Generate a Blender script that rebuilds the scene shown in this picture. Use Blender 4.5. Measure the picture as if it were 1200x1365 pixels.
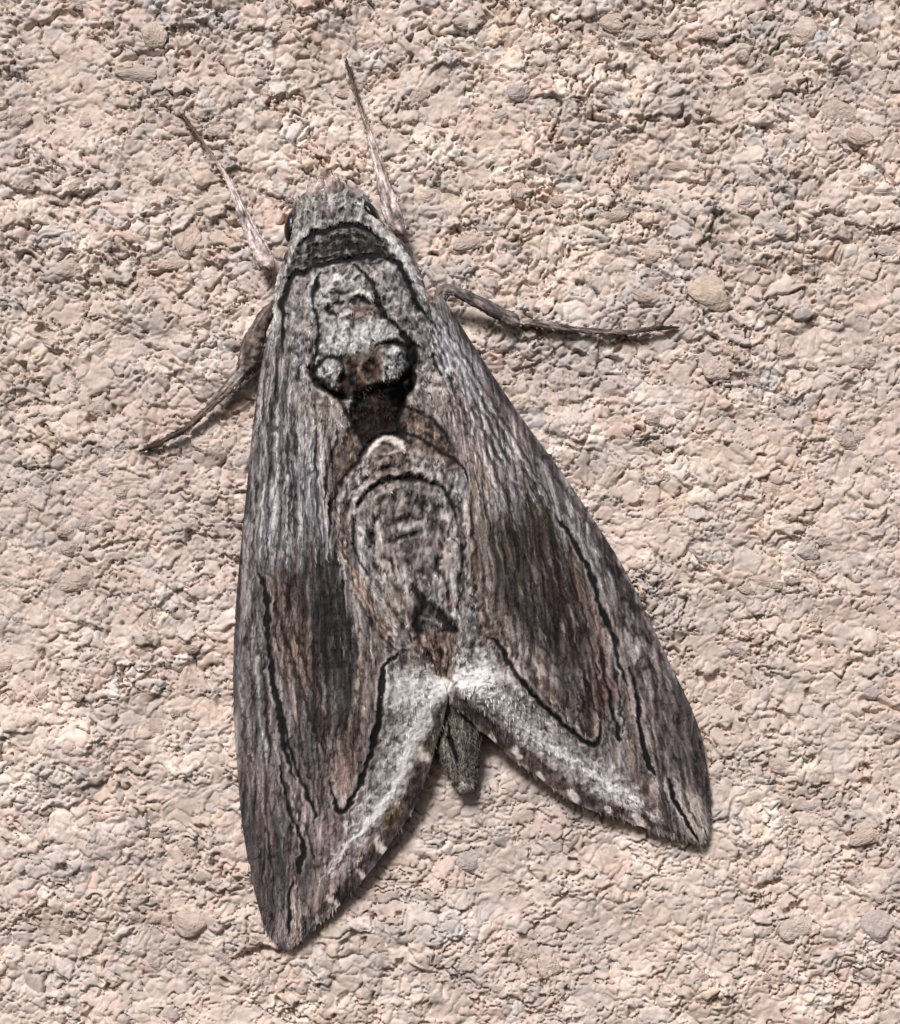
import bpy, math, random
import numpy as np
from mathutils import Vector

# ------------------------------------------------------------------ units
# Everything is laid out in "u" (1 u = 0.06 mm on the wall) and scaled to metres.
S = 6.0e-5
D = 3600.0                      # camera distance from the wall in u (about 22 cm)
CX, CY = 600.0, 682.5

scene = bpy.context.scene
for o in list(bpy.data.objects):
    bpy.data.objects.remove(o, do_unlink=True)
COL = scene.collection

# ------------------------------------------------------------------ camera
cam_d = bpy.data.cameras.new('camera')
cam = bpy.data.objects.new('camera', cam_d)
COL.objects.link(cam)
cam.location = (0, -D * S, 0)
cam.rotation_euler = (math.radians(90), 0, 0)
cam_d.sensor_fit = 'VERTICAL'
cam_d.sensor_height = 24.0
cam_d.lens = 24.0 * D / 1365.0
cam_d.clip_start = 0.002
cam_d.clip_end = 50.0
scene.camera = cam

# ------------------------------------------------------------------ sky and sun
SUN_FROM = Vector((-0.34, -1.0, 0.86)).normalized()
el = math.asin(SUN_FROM.z)
az = math.atan2(SUN_FROM.x, SUN_FROM.y)
w = bpy.data.worlds.new('World'); scene.world = w; w.use_nodes = True
nt = w.node_tree
bg = nt.nodes['Background']
sky = nt.nodes.new('ShaderNodeTexSky')
sky.sky_type = 'NISHITA'; sky.sun_disc = False
sky.sun_elevation = el; sky.sun_rotation = az % (2 * math.pi)
sky.dust_density = 4.0; sky.air_density = 1.0; sky.ozone_density = 0.6
nt.links.new(sky.outputs[0], bg.inputs[0])
bg.inputs[1].default_value = 0.042
sun_d = bpy.data.lights.new('sun', 'SUN')
sun_d.energy = 3.3; sun_d.angle = math.radians(15); sun_d.color = (1.0, 0.975, 0.965)
sun = bpy.data.objects.new('sun', sun_d); COL.objects.link(sun)
sun.rotation_euler = (-SUN_FROM).to_track_quat('-Z', 'Y').to_euler()
sun.location = SUN_FROM * 0.5

vs = scene.view_settings
vs.view_transform = 'Standard'; vs.look = 'None'; vs.gamma = 1.0
vs.use_curve_mapping = False
vs.exposure = 0.27

# ------------------------------------------------------------------ numpy noise
def hsh(ix, iy, seed):
    n = (ix.astype(np.int64) * 374761393 + iy.astype(np.int64) * 668265263 + seed * 974634777) & 0xFFFFFFFF
    n = ((n ^ (n >> 13)) * 1274126177) & 0xFFFFFFFF
    n = ((n ^ (n >> 16)) * 2246822519) & 0xFFFFFFFF
    n = n ^ (n >> 15)
    return (n & 0xFFFFFF).astype(np.float32) / float(0xFFFFFF)

def vn(x, y, seed=0):
    """smooth value noise, -1..1"""
    fx = np.floor(x); fy = np.floor(y)
    tx = (x - fx).astype(np.float32); ty = (y - fy).astype(np.float32)
    tx = tx * tx * tx * (tx * (tx * 6 - 15) + 10); ty = ty * ty * ty * (ty * (ty * 6 - 15) + 10)
    ix = fx.astype(np.int64); iy = fy.astype(np.int64)
    a = hsh(ix, iy, seed); b = hsh(ix + 1, iy, seed)
    c = hsh(ix, iy + 1, seed); d = hsh(ix + 1, iy + 1, seed)
    return ((a + (b - a) * tx) * (1 - ty) + (c + (d - c) * tx) * ty) * 2 - 1

def fbm(x, y, seed=0, octv=3, gain=0.5):
    s = 0; a = 1.0; t = 0
    for k in range(octv):
        s = s + a * vn(x * 2 ** k + 13.7 * k, y * 2 ** k - 7.1 * k, seed + k * 17)
        t += a; a *= gain
    return s / t

def sstep(a, b, x):
    t = np.clip((x - a) / (b - a), 0, 1)
    return t * t * (3 - 2 * t)

def voro(x, y, seed, jit=0.95):
    """cell noise: F1, F2 and per-cell randoms and offset vector"""
    ix = np.floor(x).astype(np.int64); iy = np.floor(y).astype(np.int64)
    f1 = np.full(x.shape, 9.0, np.float32); f2 = f1.copy()
    cid = np.zeros(x.shape, np.float32); cid2 = cid.copy(); cid3 = cid.copy()
    ox = cid.copy(); oy = cid.copy()
    for dy in (-1, 0, 1):
        for dx in (-1, 0, 1):
            jx = ix + dx; jy = iy + dy
            px = jx + 0.5 + (hsh(jx, jy, seed) - 0.5) * jit
            py = jy + 0.5 + (hsh(jx, jy, seed + 1) - 0.5) * jit
            vx = (x - px).astype(np.float32); vy = (y - py).astype(np.float32)
            d = np.sqrt(vx * vx + vy * vy)
            near = d < f1
            f2 = np.where(near, f1, np.minimum(f2, d))
            f1 = np.where(near, d, f1)
            cid = np.where(near, hsh(jx, jy, seed + 2), cid)
            cid2 = np.where(near, hsh(jx, jy, seed + 3), cid2)
            cid3 = np.where(near, hsh(jx, jy, seed + 4), cid3)
            ox = np.where(near, vx, ox); oy = np.where(near, vy, oy)
    return f1, f2, cid, cid2, cid3, ox, oy

def lin(c):
    c = np.clip(np.asarray(c, np.float32), 0, 1)
    return np.where(c <= 0.04045, c / 12.92, ((c + 0.055) / 1.055) ** 2.4)

def P(px, py, h):
    """place a point that stands h above the wall and is seen at (px,py)"""
    k = (D - h) / D
    return np.stack([(px - CX) * k * S, -h * S + 0 * px, (CY - py) * k * S], -1)

def crom(pts, n):
    """centripetal-ish Catmull-Rom through rows of pts, n samples"""
    p = np.asarray(pts, float)
    p = np.vstack([2 * p[0] - p[1], p, 2 * p[-1] - p[-2]])
    m = len(p) - 3
    t = np.linspace(0, m, n); i = np.minimum(t.astype(int), m - 1); f = (t - i)[:, None]
    a, b, c, d = p[i], p[i + 1], p[i + 2], p[i + 3]
    return 0.5 * (2 * b + (c - a) * f + (2 * a - 5 * b + 4 * c - d) * f ** 2 + (3 * b - a - 3 * c + d) * f ** 3)

# ------------------------------------------------------------------ mesh helpers
def link_mesh(name, verts, faces, mat, parent=None, cols=None, smooth=True):
    me = bpy.data.meshes.new(name)
    verts = np.asarray(verts, np.float32)
    me.vertices.add(len(verts)); me.vertices.foreach_set('co', verts.ravel())
    faces = np.asarray(faces, np.int32); k = faces.shape[1]
    me.loops.add(faces.size); me.loops.foreach_set('vertex_index', faces.ravel())
    me.polygons.add(len(faces))
    me.polygons.foreach_set('loop_start', np.arange(0, faces.size, k, dtype=np.int32))
    me.polygons.foreach_set('loop_total', np.full(len(faces), k, np.int32))
    me.polygons.foreach_set('use_smooth', np.full(len(faces), smooth, bool))
    me.update(calc_edges=True); me.validate()
    if cols is not None:
        at = me.color_attributes.new('pigment', 'FLOAT_COLOR', 'POINT')
        c4 = np.ones((len(verts), 4), np.float32); c4[:, :3] = cols
        at.data.foreach_set('color', c4.ravel())
    me.materials.append(mat)
    o = bpy.data.objects.new(name, me); COL.objects.link(o)
    if parent: o.parent = parent
    return o

def grid_faces(nr, nc, wrap=False, flip=False):
    r = np.arange(nr - 1)[:, None]; c = np.arange(nc if wrap else nc - 1)[None, :]
    c2 = (c + 1) % nc
    f = np.stack([r * nc + c, r * nc + c2, (r + 1) * nc + c2, (r + 1) * nc + c], -1).reshape(-1, 4)
    return f[:, ::-1] if flip else f

# ------------------------------------------------------------------ materials
def pigment_mat(name, rough=0.85, sheen=0.0, nscale=0.35, nlo=0.82, nhi=1.18, bump=0.25, bscale=0.5, spec=0.2, attr=True, base=(0.5, 0.5, 0.5)):
    m = bpy.data.materials.new(name); m.use_nodes = True
    t = m.node_tree; N = t.nodes; L = t.links
    b = N['Principled BSDF']
    b.inputs['Roughness'].default_value = rough
    b.inputs['Specular IOR Level'].default_value = spec
    b.inputs['Sheen Weight'].default_value = sheen
    b.inputs['Sheen Roughness'].default_value = 0.5
    if attr == 'object':
        a = N.new('ShaderNodeObjectInfo'); src = a.outputs['Color']
    elif attr:
        a = N.new('ShaderNodeVertexColor'); a.layer_name = 'pigment'; src = a.outputs['Color']
    else:
        a = N.new('ShaderNodeRGB'); a.outputs[0].default_value = (*base, 1); src = a.outputs[0]
    tc = N.new('ShaderNodeTexCoord')
    no = N.new('ShaderNodeTexNoise'); no.inputs['Scale'].default_value = nscale / S
    no.inputs['Detail'].default_value = 4.0
    L.new(tc.outputs['Object'], no.inputs['Vector'])
    mr = N.new('ShaderNodeMapRange'); mr.inputs[1].default_value = 0.3; mr.inputs[2].default_value = 0.7
    mr.inputs[3].default_value = nlo; mr.inputs[4].default_value = nhi
    L.new(no.outputs['Fac'], mr.inputs[0])
    mx = N.new('ShaderNodeMix'); mx.data_type = 'RGBA'; mx.blend_type = 'MULTIPLY'
    mx.inputs['Factor'].default_value = 1.0
    L.new(src, mx.inputs['A']); L.new(mr.outputs[0], mx.inputs['B'])
    L.new(mx.outputs['Result'], b.inputs['Base Color'])
    if bump:
        n2 = N.new('ShaderNodeTexNoise'); n2.inputs['Scale'].default_value = bscale / S
        n2.inputs['Detail'].default_value = 3.0
        L.new(tc.outputs['Object'], n2.inputs['Vector'])
        bp = N.new('ShaderNodeBump'); bp.inputs['Strength'].default_value = bump
        bp.inputs['Distance'].default_value = 2.0 * S if attr != 'object' else 5.0 * S
        L.new(n2.outputs['Fac'], bp.inputs['Height']); L.new(bp.outputs[0], b.inputs['Normal'])
    return m

M_WALL = pigment_mat('rough_cement', 0.68, 0, 0.16, 0.88, 1.10, 0.35, 0.22, 0.4)
M_PEB = pigment_mat('pebble_stone', 0.9, 0, 1.3 * S, 0.80, 1.14, 0.9, 3.5 * S, 0.2, attr='object')
M_MOTH = pigment_mat('moth_scales', 0.75, 0.05, 0.30, 0.82, 1.18, 0.4, 0.35, 0.25)
M_HAIR = pigment_mat('moth_hair_scales', 0.7, 0.05, 0.3, 0.9, 1.1, 0, 0.35, 0.25)
M_LIMB = pigment_mat('moth_limb_scales', 0.75, 0.05, 0.30, 0.7, 1.25, 0.6, 0.3, 0.25)
M_EYE = pigment_mat('compound_eye', 0.25, 0, 0.3, 0.8, 1.2, 0.2, 0.9, 0.5, attr=False, base=(0.008, 0.006, 0.007))

# ------------------------------------------------------------------ the wall
rng = np.random.default_rng(11)
def axis(lo, hi, a, b, fine, coarse):
    return np.concatenate([np.arange(lo, a, coarse), np.arange(a, b, fine), np.arange(b, hi + coarse, coarse)])
gx = axis(-420, 1620, -30, 1230, 1.75, 4.2)
gy = axis(-420, 1785, -30, 1395, 1.75, 4.2)

CRACKS = [  # deeper crevices seen in the photograph: points, width, depth
    ([(1120, 185), (1150, 205), (1180, 235), (1215, 270)], 7, 13),
    ([(590, 312), (640, 300), (690, 268), (740, 252), (800, 232)], 7, 9),
    ([(0, 30), (45, 36), (75, 20), (110, 22)], 8, 12),
    ([(110, 40), (150, 28), (175, 32)], 5, 8),
    ([(145, 85), (180, 72), (215, 74), (232, 70)], 7, 12),
    ([(150, 195), (175, 172), (200, 165)], 5, 8),
    ([(1140, 938), (1165, 933), (1200, 948), (1240, 950)], 7, 11),
    ([(1100, 640), (1150, 672), (1180, 678), (1200, 665)], 6, 9),
    ([(0, 275), (70, 262), (120, 275), (190, 268)], 5, 7),
    ([(0, 548), (60, 540), (120, 530), (165, 515)], 6, 7),
    ([(306, 1278), (340, 1268), (368, 1268), (396, 1258)], 9, 24),
    ([(620, 255), (700, 248), (730, 250)], 6, 8),
    ([(870, 235), (930, 245), (955, 228)], 6, 9),
    ([(1000, 690), (1040, 680), (1060, 662)], 5, 7),
    ([(60, 700), (110, 735), (150, 725), (205, 725)], 5, 8),
    ([(130, 800), (140, 765), (170, 740)], 5, 7),
    ([(100, 950), (130, 900), (155, 870)], 4, 6),
    ([(960, 620), (990, 645), (985, 660), (1010, 672)], 5, 7),
    ([(1010, 860), (1050, 870), (1090, 845), (1150, 860)], 5, 6),
    ([(1000, 945), (1040, 950), (1060, 965)], 6, 7),
    ([(760, 175), (830, 170), (860, 185)], 5, 7),
    ([(840, 130), (900, 95), (930, 100)], 5, 7),
    ([(40, 1080), (90, 1060), (130, 1075)], 4, 5),
    ([(760, 1200), (800, 1190), (815, 1170)], 5, 6),
    ([(610, 1230), (640, 1200), (660, 1195)], 4, 5),
]

def seg_dist(X, Y, pts, n=24):
    c = crom([(p[0], p[1]) for p in pts], n)
    best = np.full(X.shape, 1e9, np.float32); par = np.zeros(X.shape, np.float32)
    for i in range(n - 1):
        ax, ay = c[i]; bx, by = c[i + 1]
        ux, uy = bx - ax, by - ay; q = ux * ux + uy * uy + 1e-9
        t = np.clip(((X - ax) * ux + (Y - ay) * uy) / q, 0, 1)
        d = (X - ax - t * ux) ** 2 + (Y - ay - t * uy) ** 2
        m = d < best
        best = np.where(m, d, best); par = np.where(m, (i + t) / (n - 1), par)
    return np.sqrt(best), par

def wall_field(X, Y):
    X = X.astype(np.float32); Y = Y.astype(np.float32)
    rough = 0.88 + 0.18 * sstep(700, 150, Y) + 0.16 * vn(X / 170, Y / 170, 5)   # livelier towards the top
    h = 6.0 * fbm(X / 190, Y / 130, 1, 2) + 4.0 * fbm(X / 75, Y / 60, 2, 2)
    ax_ = fbm(X / 40, Y / 40, 21, 3); ay_ = fbm(X / 40, Y / 40, 31, 3)
    fx_ = vn(X / 10, Y / 10, 23); fy_ = vn(X / 10, Y / 10, 33)
    wx = X + 13 * ax_ + 4 * fx_; wy = Y + 13 * ay_ + 4 * fy_
    col = np.zeros(X.shape + (3,), np.float32)
    base = np.array([201, 183, 173], np.float32) / 255
    pal = np.array([[208, 190, 178], [194, 178, 168], [184, 171, 164], [216, 202, 193], [202, 179, 168],
                    [183, 174, 171], [204, 186, 172], [191, 173, 160], [222, 209, 201], [188, 177, 171]], np.float32) / 255
    col[:] = base
    for (sz, ar, dep, tilt, off, gap, seed, cw, dm, sx) in ((62, 0.80, 3.4, 3.2, 3.2, 0.06, 101, 0.35, 0.5, 0.0), (32, 0.80, 6.4, 3.4, 3.2, 0.10, 201, 0.5, 0.9, 0.2), (18, 0.85, 4.6, 1.8, 1.7, 0.15, 301, 0.6, 1.1, -0.2)):
        f1, f2, c1, c2, c3, ox, oy = voro((wx + sx * wy) / sz, (wy - sx * wx) / (sz * ar), seed)
        edge = sstep(0, gap, f2 - f1)
        am = np.clip(0.62 + 1.0 * fbm(X / (sz * 2.3), Y / (sz * 2.3), seed + 7, 2), 0.05, 1.3) * rough
        dome = edge * (1 - dm * f1 * f1)
        ang = c2 * 6.283
        pl = (np.cos(ang) * ox + np.sin(ang) * oy)
        h += am * (dep * dome + tilt * pl * edge + off * (c1 - 0.5) * 2)
        pc = pal[np.minimum((c3 * 10).astype(int), 9)]
        col += (pc - base) * (cw * np.clip(am, 0, 1) * edge)[..., None] * 1.25
    h += rough * (1.0 * fbm(wx / 8, wy / 7, 41, 2) + 0.35 * vn(X / 4.2, Y / 4.0, 43))
    # narrow squiggling crevices and pits
    for (fq, ar, wd, dp, seed, sel) in ((40, .65, .030, 15.0, 51, 60), (23, .7, .048, 12.0, 61, 45), (16, .8, .055, 8.0, 65, 38)):
        r = np.abs(fbm(wx / fq, wy / (fq * ar), seed, 2))
        h -= rough * dp * sstep(wd, 0.0, r) * sstep(-0.35, 0.25, vn(X / sel, Y / sel, seed + 2))
    h -= rough * 12 * sstep(0.74, 0.9, vn(wx / 13, wy / 9, 69)) * sstep(-0.2, 0.3, vn(X / 80, Y / 80, 70))
    for pts, wd, dp in CRACKS:
        q = np.asarray(pts)
        yi = np.where((Y[:, 0] > q[:, 1].min() - 40) & (Y[:, 0] < q[:, 1].max() + 40))[0]
        xi = np.where((X[0] > q[:, 0].min() - 40) & (X[0] < q[:, 0].max() + 40))[0]
        if not len(yi) or not len(xi): continue
        sl = (slice(yi[0], yi[-1] + 1), slice(xi[0], xi[-1] + 1))
        wob = 9 * fbm(X[sl] / 16, Y[sl] / 16, 71, 3)
        d, t = seg_dist(X[sl] + wob, Y[sl] + wob * 0.7, pts)
        taper = np.sqrt(np.clip(np.sin(np.pi * np.clip(t, 0.02, 0.98)), 0, 1))
        h[sl] -= dp * taper * np.exp(-(d / (wd * 0.42)) ** 2) * sstep(-.75, -.1, vn(X[sl] / 14, Y[sl] / 14, 72))
        h[sl] += 0.15 * dp * taper * np.exp(-(d / (wd * 2.2)) ** 2)
    # broad tint drift and fine specks of sand
    tint = fbm(X / 240, Y / 240, 81, 2)[..., None]; g2 = fbm(X / 60, Y / 60, 83, 2)[..., None]
    col *= 1 + 0.05 * tint * np.array([1.0, 0.9, 0.6]) + 0.05 * g2
    gm = sstep(0.15, 0.6, fbm(X / 70, Y / 50, 85, 3))[..., None]
    col += gm * (np.array([178, 168, 163]) / 255 - col) * 0.5
    pm = sstep(0.2, 0.6, fbm(X / 55, Y / 45, 86, 3))[..., None]
    col += pm * (np.array([200, 174, 161]) / 255 - col) * 0.35
    sp = sstep(0.78, 0.95, vn(X / 5, Y / 5, 87))[..., None] * sstep(0.1, 0.5, vn(X / 40, Y / 40, 88))[..., None]
    col += sp * (np.array([170, 128, 110]) / 255 - col) * 0.5
    col *= 1 + 0.05 * vn(X / 6, Y / 6, 89)[..., None]
    return h - 9.0, col

X, Y = np.meshgrid(gx, gy)
WH, WC = wall_field(X, Y)
def wall_h(px, py):
    i = np.clip(np.searchsorted(gx, px), 0, len(gx) - 1); j = np.clip(np.searchsorted(gy, py), 0, len(gy) - 1)
    return WH[j, i]

wv = np.stack([(X - CX) * S, -WH * S, (CY - Y) * S], -1).reshape(-1, 3)
nr, nc = X.shape
wf = grid_faces(nr, nc)
# the slab's sides and back
ring = np.concatenate([np.arange(nc), np.arange(1, nr) * nc + nc - 1, (nr - 1) * nc + np.arange(nc - 2, -1, -1), np.arange(nr - 2, 0, -1) * nc])
bk = wv[ring].copy(); bk[:, 1] = 400 * S
n0 = len(wv); m = len(ring); a = np.arange(m); b2 = (a + 1) % m
side = np.stack([ring[a], n0 + a, n0 + b2, ring[b2]], -1)
cor = [n0 + 0, n0 + nc - 1, n0 + nc - 1 + nr - 1, n0 + nc - 1 + nr - 1 + nc - 1]
wv = np.vstack([wv, bk]); wf = np.vstack([wf[:, ::-1], side[:, ::-1], np.array([cor])])
wc = np.vstack([lin(WC.reshape(-1, 3)), np.repeat(lin(np.array([[0.78, 0.7, 0.64]])), m, 0)])
wall = link_mesh('wall', wv, wf, M_WALL, cols=wc)
wall['kind'] = 'structure'
wall['label'] = 'rough beige cement wall with embedded pebbles behind the moth'

# pebbles set into the cement: six shared stone shapes
def stone_mesh(seed):
    import bmesh
    bm = bmesh.new(); bmesh.ops.create_icosphere(bm, subdivisions=3, radius=1.0)
    r = random.Random(seed)
    planes = [(Vector((r.gauss(0, 1), r.gauss(0, 1), r.gauss(0, 1))).normalized(), r.uniform(0.55, 0.85)) for _ in range(14)]
    from mathutils import noise as mn
    so = Vector((seed * 7.3, 1.7, seed * 2.1))
    for v in bm.verts:
        for n, d in planes:
            k = v.co.dot(n)
            if k > d: v.co -= n * (k - d) * 0.92
        v.co *= 1 + 0.16 * mn.noise(v.co * 1.6 + so) + 0.09 * mn.noise(v.co * 4.0 + so) + 0.05 * mn.noise(v.co * 9.0 + so)
    for f in bm.faces: f.smooth = True
    me = bpy.data.meshes.new('pebble'); bm.to_mesh(me); bm.free(); me.materials.append(M_PEB)
    return me
STONES = [stone_mesh(s) for s in range(7)]
def moth_near(x, y):
    return (300 < x < 960 and 360 < y < 1290 and not (x > 640 + 0.62 * (y - 400) + 40 and y < 900)) or (360 < x < 560 and 220 < y < 420)
def pebble(x, y, rx, ry, rot, rgb, rise=0.35, mix=0.36):
    o = bpy.data.objects.new('pebble', STONES[int(rng.integers(7))]); COL.objects.link(o)
    o.parent = wall
    hz = float(wall_h(np.array([x]), np.array([y]))[0])
    rz = min(rx, ry) * 0.5; rgb = (np.array(rgb) * mix + np.array((197, 180, 173)) * (1 - mix)) * 0.95
    o.location = ((x - CX) * S, -(hz + rz * (rise * 2 - 1)) * S, (CY - y) * S)
    o.scale = (rx * S, rz * S, ry * S)
    o.rotation_euler = (0, rot, 0)
    o.color = (*lin(np.array(rgb) / 255), 1)
SPEC = [(945, 390, 36, 27, 0.2, (214, 194, 172)), (626, 1150, 22, 19, 0, (182, 174, 174)), (217, 126, 15, 12, 0, (168, 158, 146)),
        (803, 200, 21, 22, 0.5, (186, 184, 182)), (915, 222, 42, 17, 0.1, (176, 154, 134)), (205, 45, 22, 26, 0.2, (226, 206, 184)),
        (180, 98, 34, 16, 0, (176, 164, 158)), (22, 372, 17, 30, 0.2, (236, 216, 198)), (215, 200, 30, 18, -0.1, (206, 186, 184)),
        (990, 100, 30, 20, -0.3, (232, 208, 188)), (1075, 45, 24, 24, 0, (228, 206, 188)), (60, 405, 28, 16, 0.1, (200, 178, 160)),
        (250, 320, 20, 25, 0.3, (224, 198, 176)), (1040, 305, 26, 14, 0, (188, 186, 184)), (990, 105, 18, 14, 0, (230, 210, 190)),
        (140, 625, 14, 12, 0, (204, 198, 198)), (110, 770, 24, 18, 0, (196, 178, 162)), (1075, 735, 22, 15, 0, (192, 188, 182)),
        (195, 830, 14, 22, 0.1, (220, 190, 178)), (1035, 655, 24, 26, 0.4, (212, 184, 166)), (350, 1315, 24, 20, 0, (196, 186, 178)),
        (255, 1235, 30, 26, 0.2, (212, 190, 172)), (1060, 1240, 24, 17, -0.2, (222, 204, 192)), (1170, 1235, 26, 24, 0, (196, 186, 184)),
        (820, 30, 24, 14, 0, (214, 188, 168)), (620, 30, 22, 14, 0, (204, 186, 172)), (30, 665, 30, 22, 0.1, (204, 190, 184)),
        (1120, 150, 26, 18, 0.2, (186, 172, 156)), (575, 260, 20, 14, 0.1, (214, 188, 176)), (700, 1270, 26, 18, 0.3, (208, 186, 170))]
for n_, s in enumerate(SPEC): pebble(*s, rise=0.34, mix=0.62 if n_ < 4 else 0.36)
PAL = [(214, 190, 172), (198, 178, 164), (184, 168, 158), (222, 204, 190), (206, 178, 164), (180, 174, 174), (212, 186, 164), (196, 172, 152)]
cnt = 0
while cnt < 250:
    x = rng.uniform(-60, 1260); y = rng.uniform(-60, 1425)
    if moth_near(x, y): continue
    r = 7 + 13 * rng.random() ** 2.2
    c = np.array(PAL[int(rng.integers(len(PAL)))]) * rng.uniform(0.94, 1.05)
    pebble(x, y, r * rng.uniform(0.9, 1.7), r * rng.uniform(0.7, 1.0), rng.uniform(-0.5, 0.5), np.minimum(c, 250), rise=rng.uniform(0.2, 0.36))
    cnt += 1

# ------------------------------------------------------------------ pigment and relief of the moth
W_, H_ = 1200, 1365
PX, PY = np.meshgrid(np.arange(W_, dtype=np.float32), np.arange(H_, dtype=np.float32))
CAN = np.zeros((H_, W_, 3), np.float32)
REL = np.zeros((H_, W_), np.float32)
WXc = PX + 3.2 * fbm(PX / 14, PY / 14, 501, 2) + 1.0 * vn(PX / 4.5, PY / 4.5, 503); WYc = PY + 3.2 * fbm(PX / 14, PY / 14, 502, 2) + 1.0 * vn(PX / 4.5, PY / 4.5, 504)
LM = np.zeros((H_, W_), np.float32)       # where crisp lines lie

def sample(A, px, py):
    px = np.clip(px, 0, W_ - 1.01); py = np.clip(py, 0, H_ - 1.01)
    i = px.astype(int); j = py.astype(int); fx = px - i; fy = py - j
    if A.ndim == 3: fx = fx[..., None]; fy = fy[..., None]
    return (A[j, i] * (1 - fx) + A[j, i + 1] * fx) * (1 - fy) + (A[j + 1, i] * (1 - fx) + A[j + 1, i + 1] * fx) * fy

def box(pts, pad):
    q = np.asarray([p[:2] for p in pts])
    x0 = int(max(0, q[:, 0].min() - pad)); x1 = int(min(W_, q[:, 0].max() + pad))
    y0 = int(max(0, q[:, 1].min() - pad)); y1 = int(min(H_, q[:, 1].max() + pad))
    return (slice(y0, y1), slice(x0, x1))

def C3(c): return np.array(c, np.float32) / 255

KLINES = []
K = (22, 19, 21)                                # the black of the lines
def stroke(pts, wd, col, al=1.0, rel=0.0, soft=0.45, taper=True, warp=1.0, brk=0.0, pad=40):
    """a painted line: wd may be a number or one width per point"""
    if col is K and al >= .85: KLINES.append((pts, wd, al, soft, taper, warp))
    sl = box(pts, pad)
    x = PX[sl] + (WXc[sl] - PX[sl]) * warp; y = PY[sl] + (WYc[sl] - PY[sl]) * warp
    d, t = seg_dist(x, y, pts, max(12, 6 * len(pts)) if pad > 20 else 7)
    ws = np.interp(t, np.linspace(0, 1, len(wd)), wd) if hasattr(wd, '__len__') else wd
    if col is K: ws = ws * 1.05
    if taper: ws = ws * (0.35 + 0.65 * np.clip(np.minimum(t, 1 - t) * 7, 0, 1))
    ws = ws * (1 + 0.45 * vn(PX[sl] / 8, PY[sl] / 8, 77))
    m = 1 - sstep(1 - soft, 1 + soft, d / (ws * 0.5 + 1e-6))
    if brk: m = m * sstep(-0.5 - 0.0, -0.1, vn(PX[sl] / 13, PY[sl] / 13, 91) + (1 - 2 * brk) * 0.6)
    CAN[sl] += (C3(col) - CAN[sl]) * (m * al)[..., None]
    if al >= .85 and pad > 20: LM[sl] = np.maximum(LM[sl], m)
    if rel: REL[sl] += rel * m * min(1, al + 0.2)

def inside(x, y, poly):
    q = np.asarray(poly, float); r = np.zeros(x.shape, bool); n = len(q)
    for i in range(n):
        x1, y1 = q[i]; x2, y2 = q[(i + 1) % n]
        if y1 == y2: continue
        c = ((y1 > y) != (y2 > y)) & (x < (x2 - x1) * (y - y1) / (y2 - y1) + x1)
        r ^= c
    return r

def patch(poly, col, al=1.0, feather=10, rel=0.0, nz=0.0, warp=2.0, ns=8, rag=0.0):
    pl = crom(list(poly) + [poly[0]], len(poly) * 6)[:-1]
    sl = box(poly, 50)
    x = PX[sl] + (WXc[sl] - PX[sl]) * warp; y = PY[sl] + (WYc[sl] - PY[sl]) * warp
    if rag:
        y = y + rag * fbm(AA[sl] / 6, RR[sl] / 90, 95, 2); x = x + rag * .25 * fbm(AA[sl] / 9, RR[sl] / 60, 96, 2)
    ins = inside(x, y, pl)
    best = np.full(x.shape, 1e9, np.float32)
    for i in range(len(pl)):
        ax, ay = pl[i]; bx, by = pl[(i + 1) % len(pl)]
        ux, uy = bx - ax, by - ay; q = ux * ux + uy * uy + 1e-9
        t = np.clip(((x - ax) * ux + (y - ay) * uy) / q, 0, 1)
        best = np.minimum(best, (x - ax - t * ux) ** 2 + (y - ay - t * uy) ** 2)
    sd = np.sqrt(best) * np.where(ins, 1, -1)
    m = sstep(-feather, feather, sd)
    if rag: m = np.clip(m * (.84 + .8 * fbm(AA[sl] / 4, RR[sl] / 55, 97, 2)), 0, 1)
    if nz: m = np.clip(m * (1 + nz * fbm(PX[sl] / ns, PY[sl] / ns, 93, 2)), 0, 1)
    CAN[sl] += (C3(col) - CAN[sl]) * (m * al)[..., None]
    if rel: REL[sl] += rel * m

# --- ground colours
CAN[:] = C3((126, 118, 116))
def polar(bx, by):
    dx, dy = PX - bx, PY - by
    r = np.sqrt(dx * dx + dy * dy)
    return np.arctan2(dx, dy) * (220 + 0.62 * r), r
aL, rL = polar(395, 150)
aR, rR = polar(520, 170)
mid = 455 + (PY - 330) * 0.235            # body midline
isR = sstep(-6, 6, PX - mid)
AA = aL * (1 - isR) + aR * isR; RR = rL * (1 - isR) + rR * isR
AA = AA + 5 * fbm(PX / 30, PY / 45, 511, 2)
st1 = fbm(AA / 11, RR / 120 + isR * 31, 521, 3)
st2 = fbm(AA / 4.2, RR / 34 + isR * 17, 523, 2)
st3 = vn(AA / 2.6, RR / 13 + isR * 9, 525)
fle = fbm(WXc / 5, WYc / 6.5, 531, 2)
bl = fbm(PX / 38, PY / 55, 533, 3)
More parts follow.
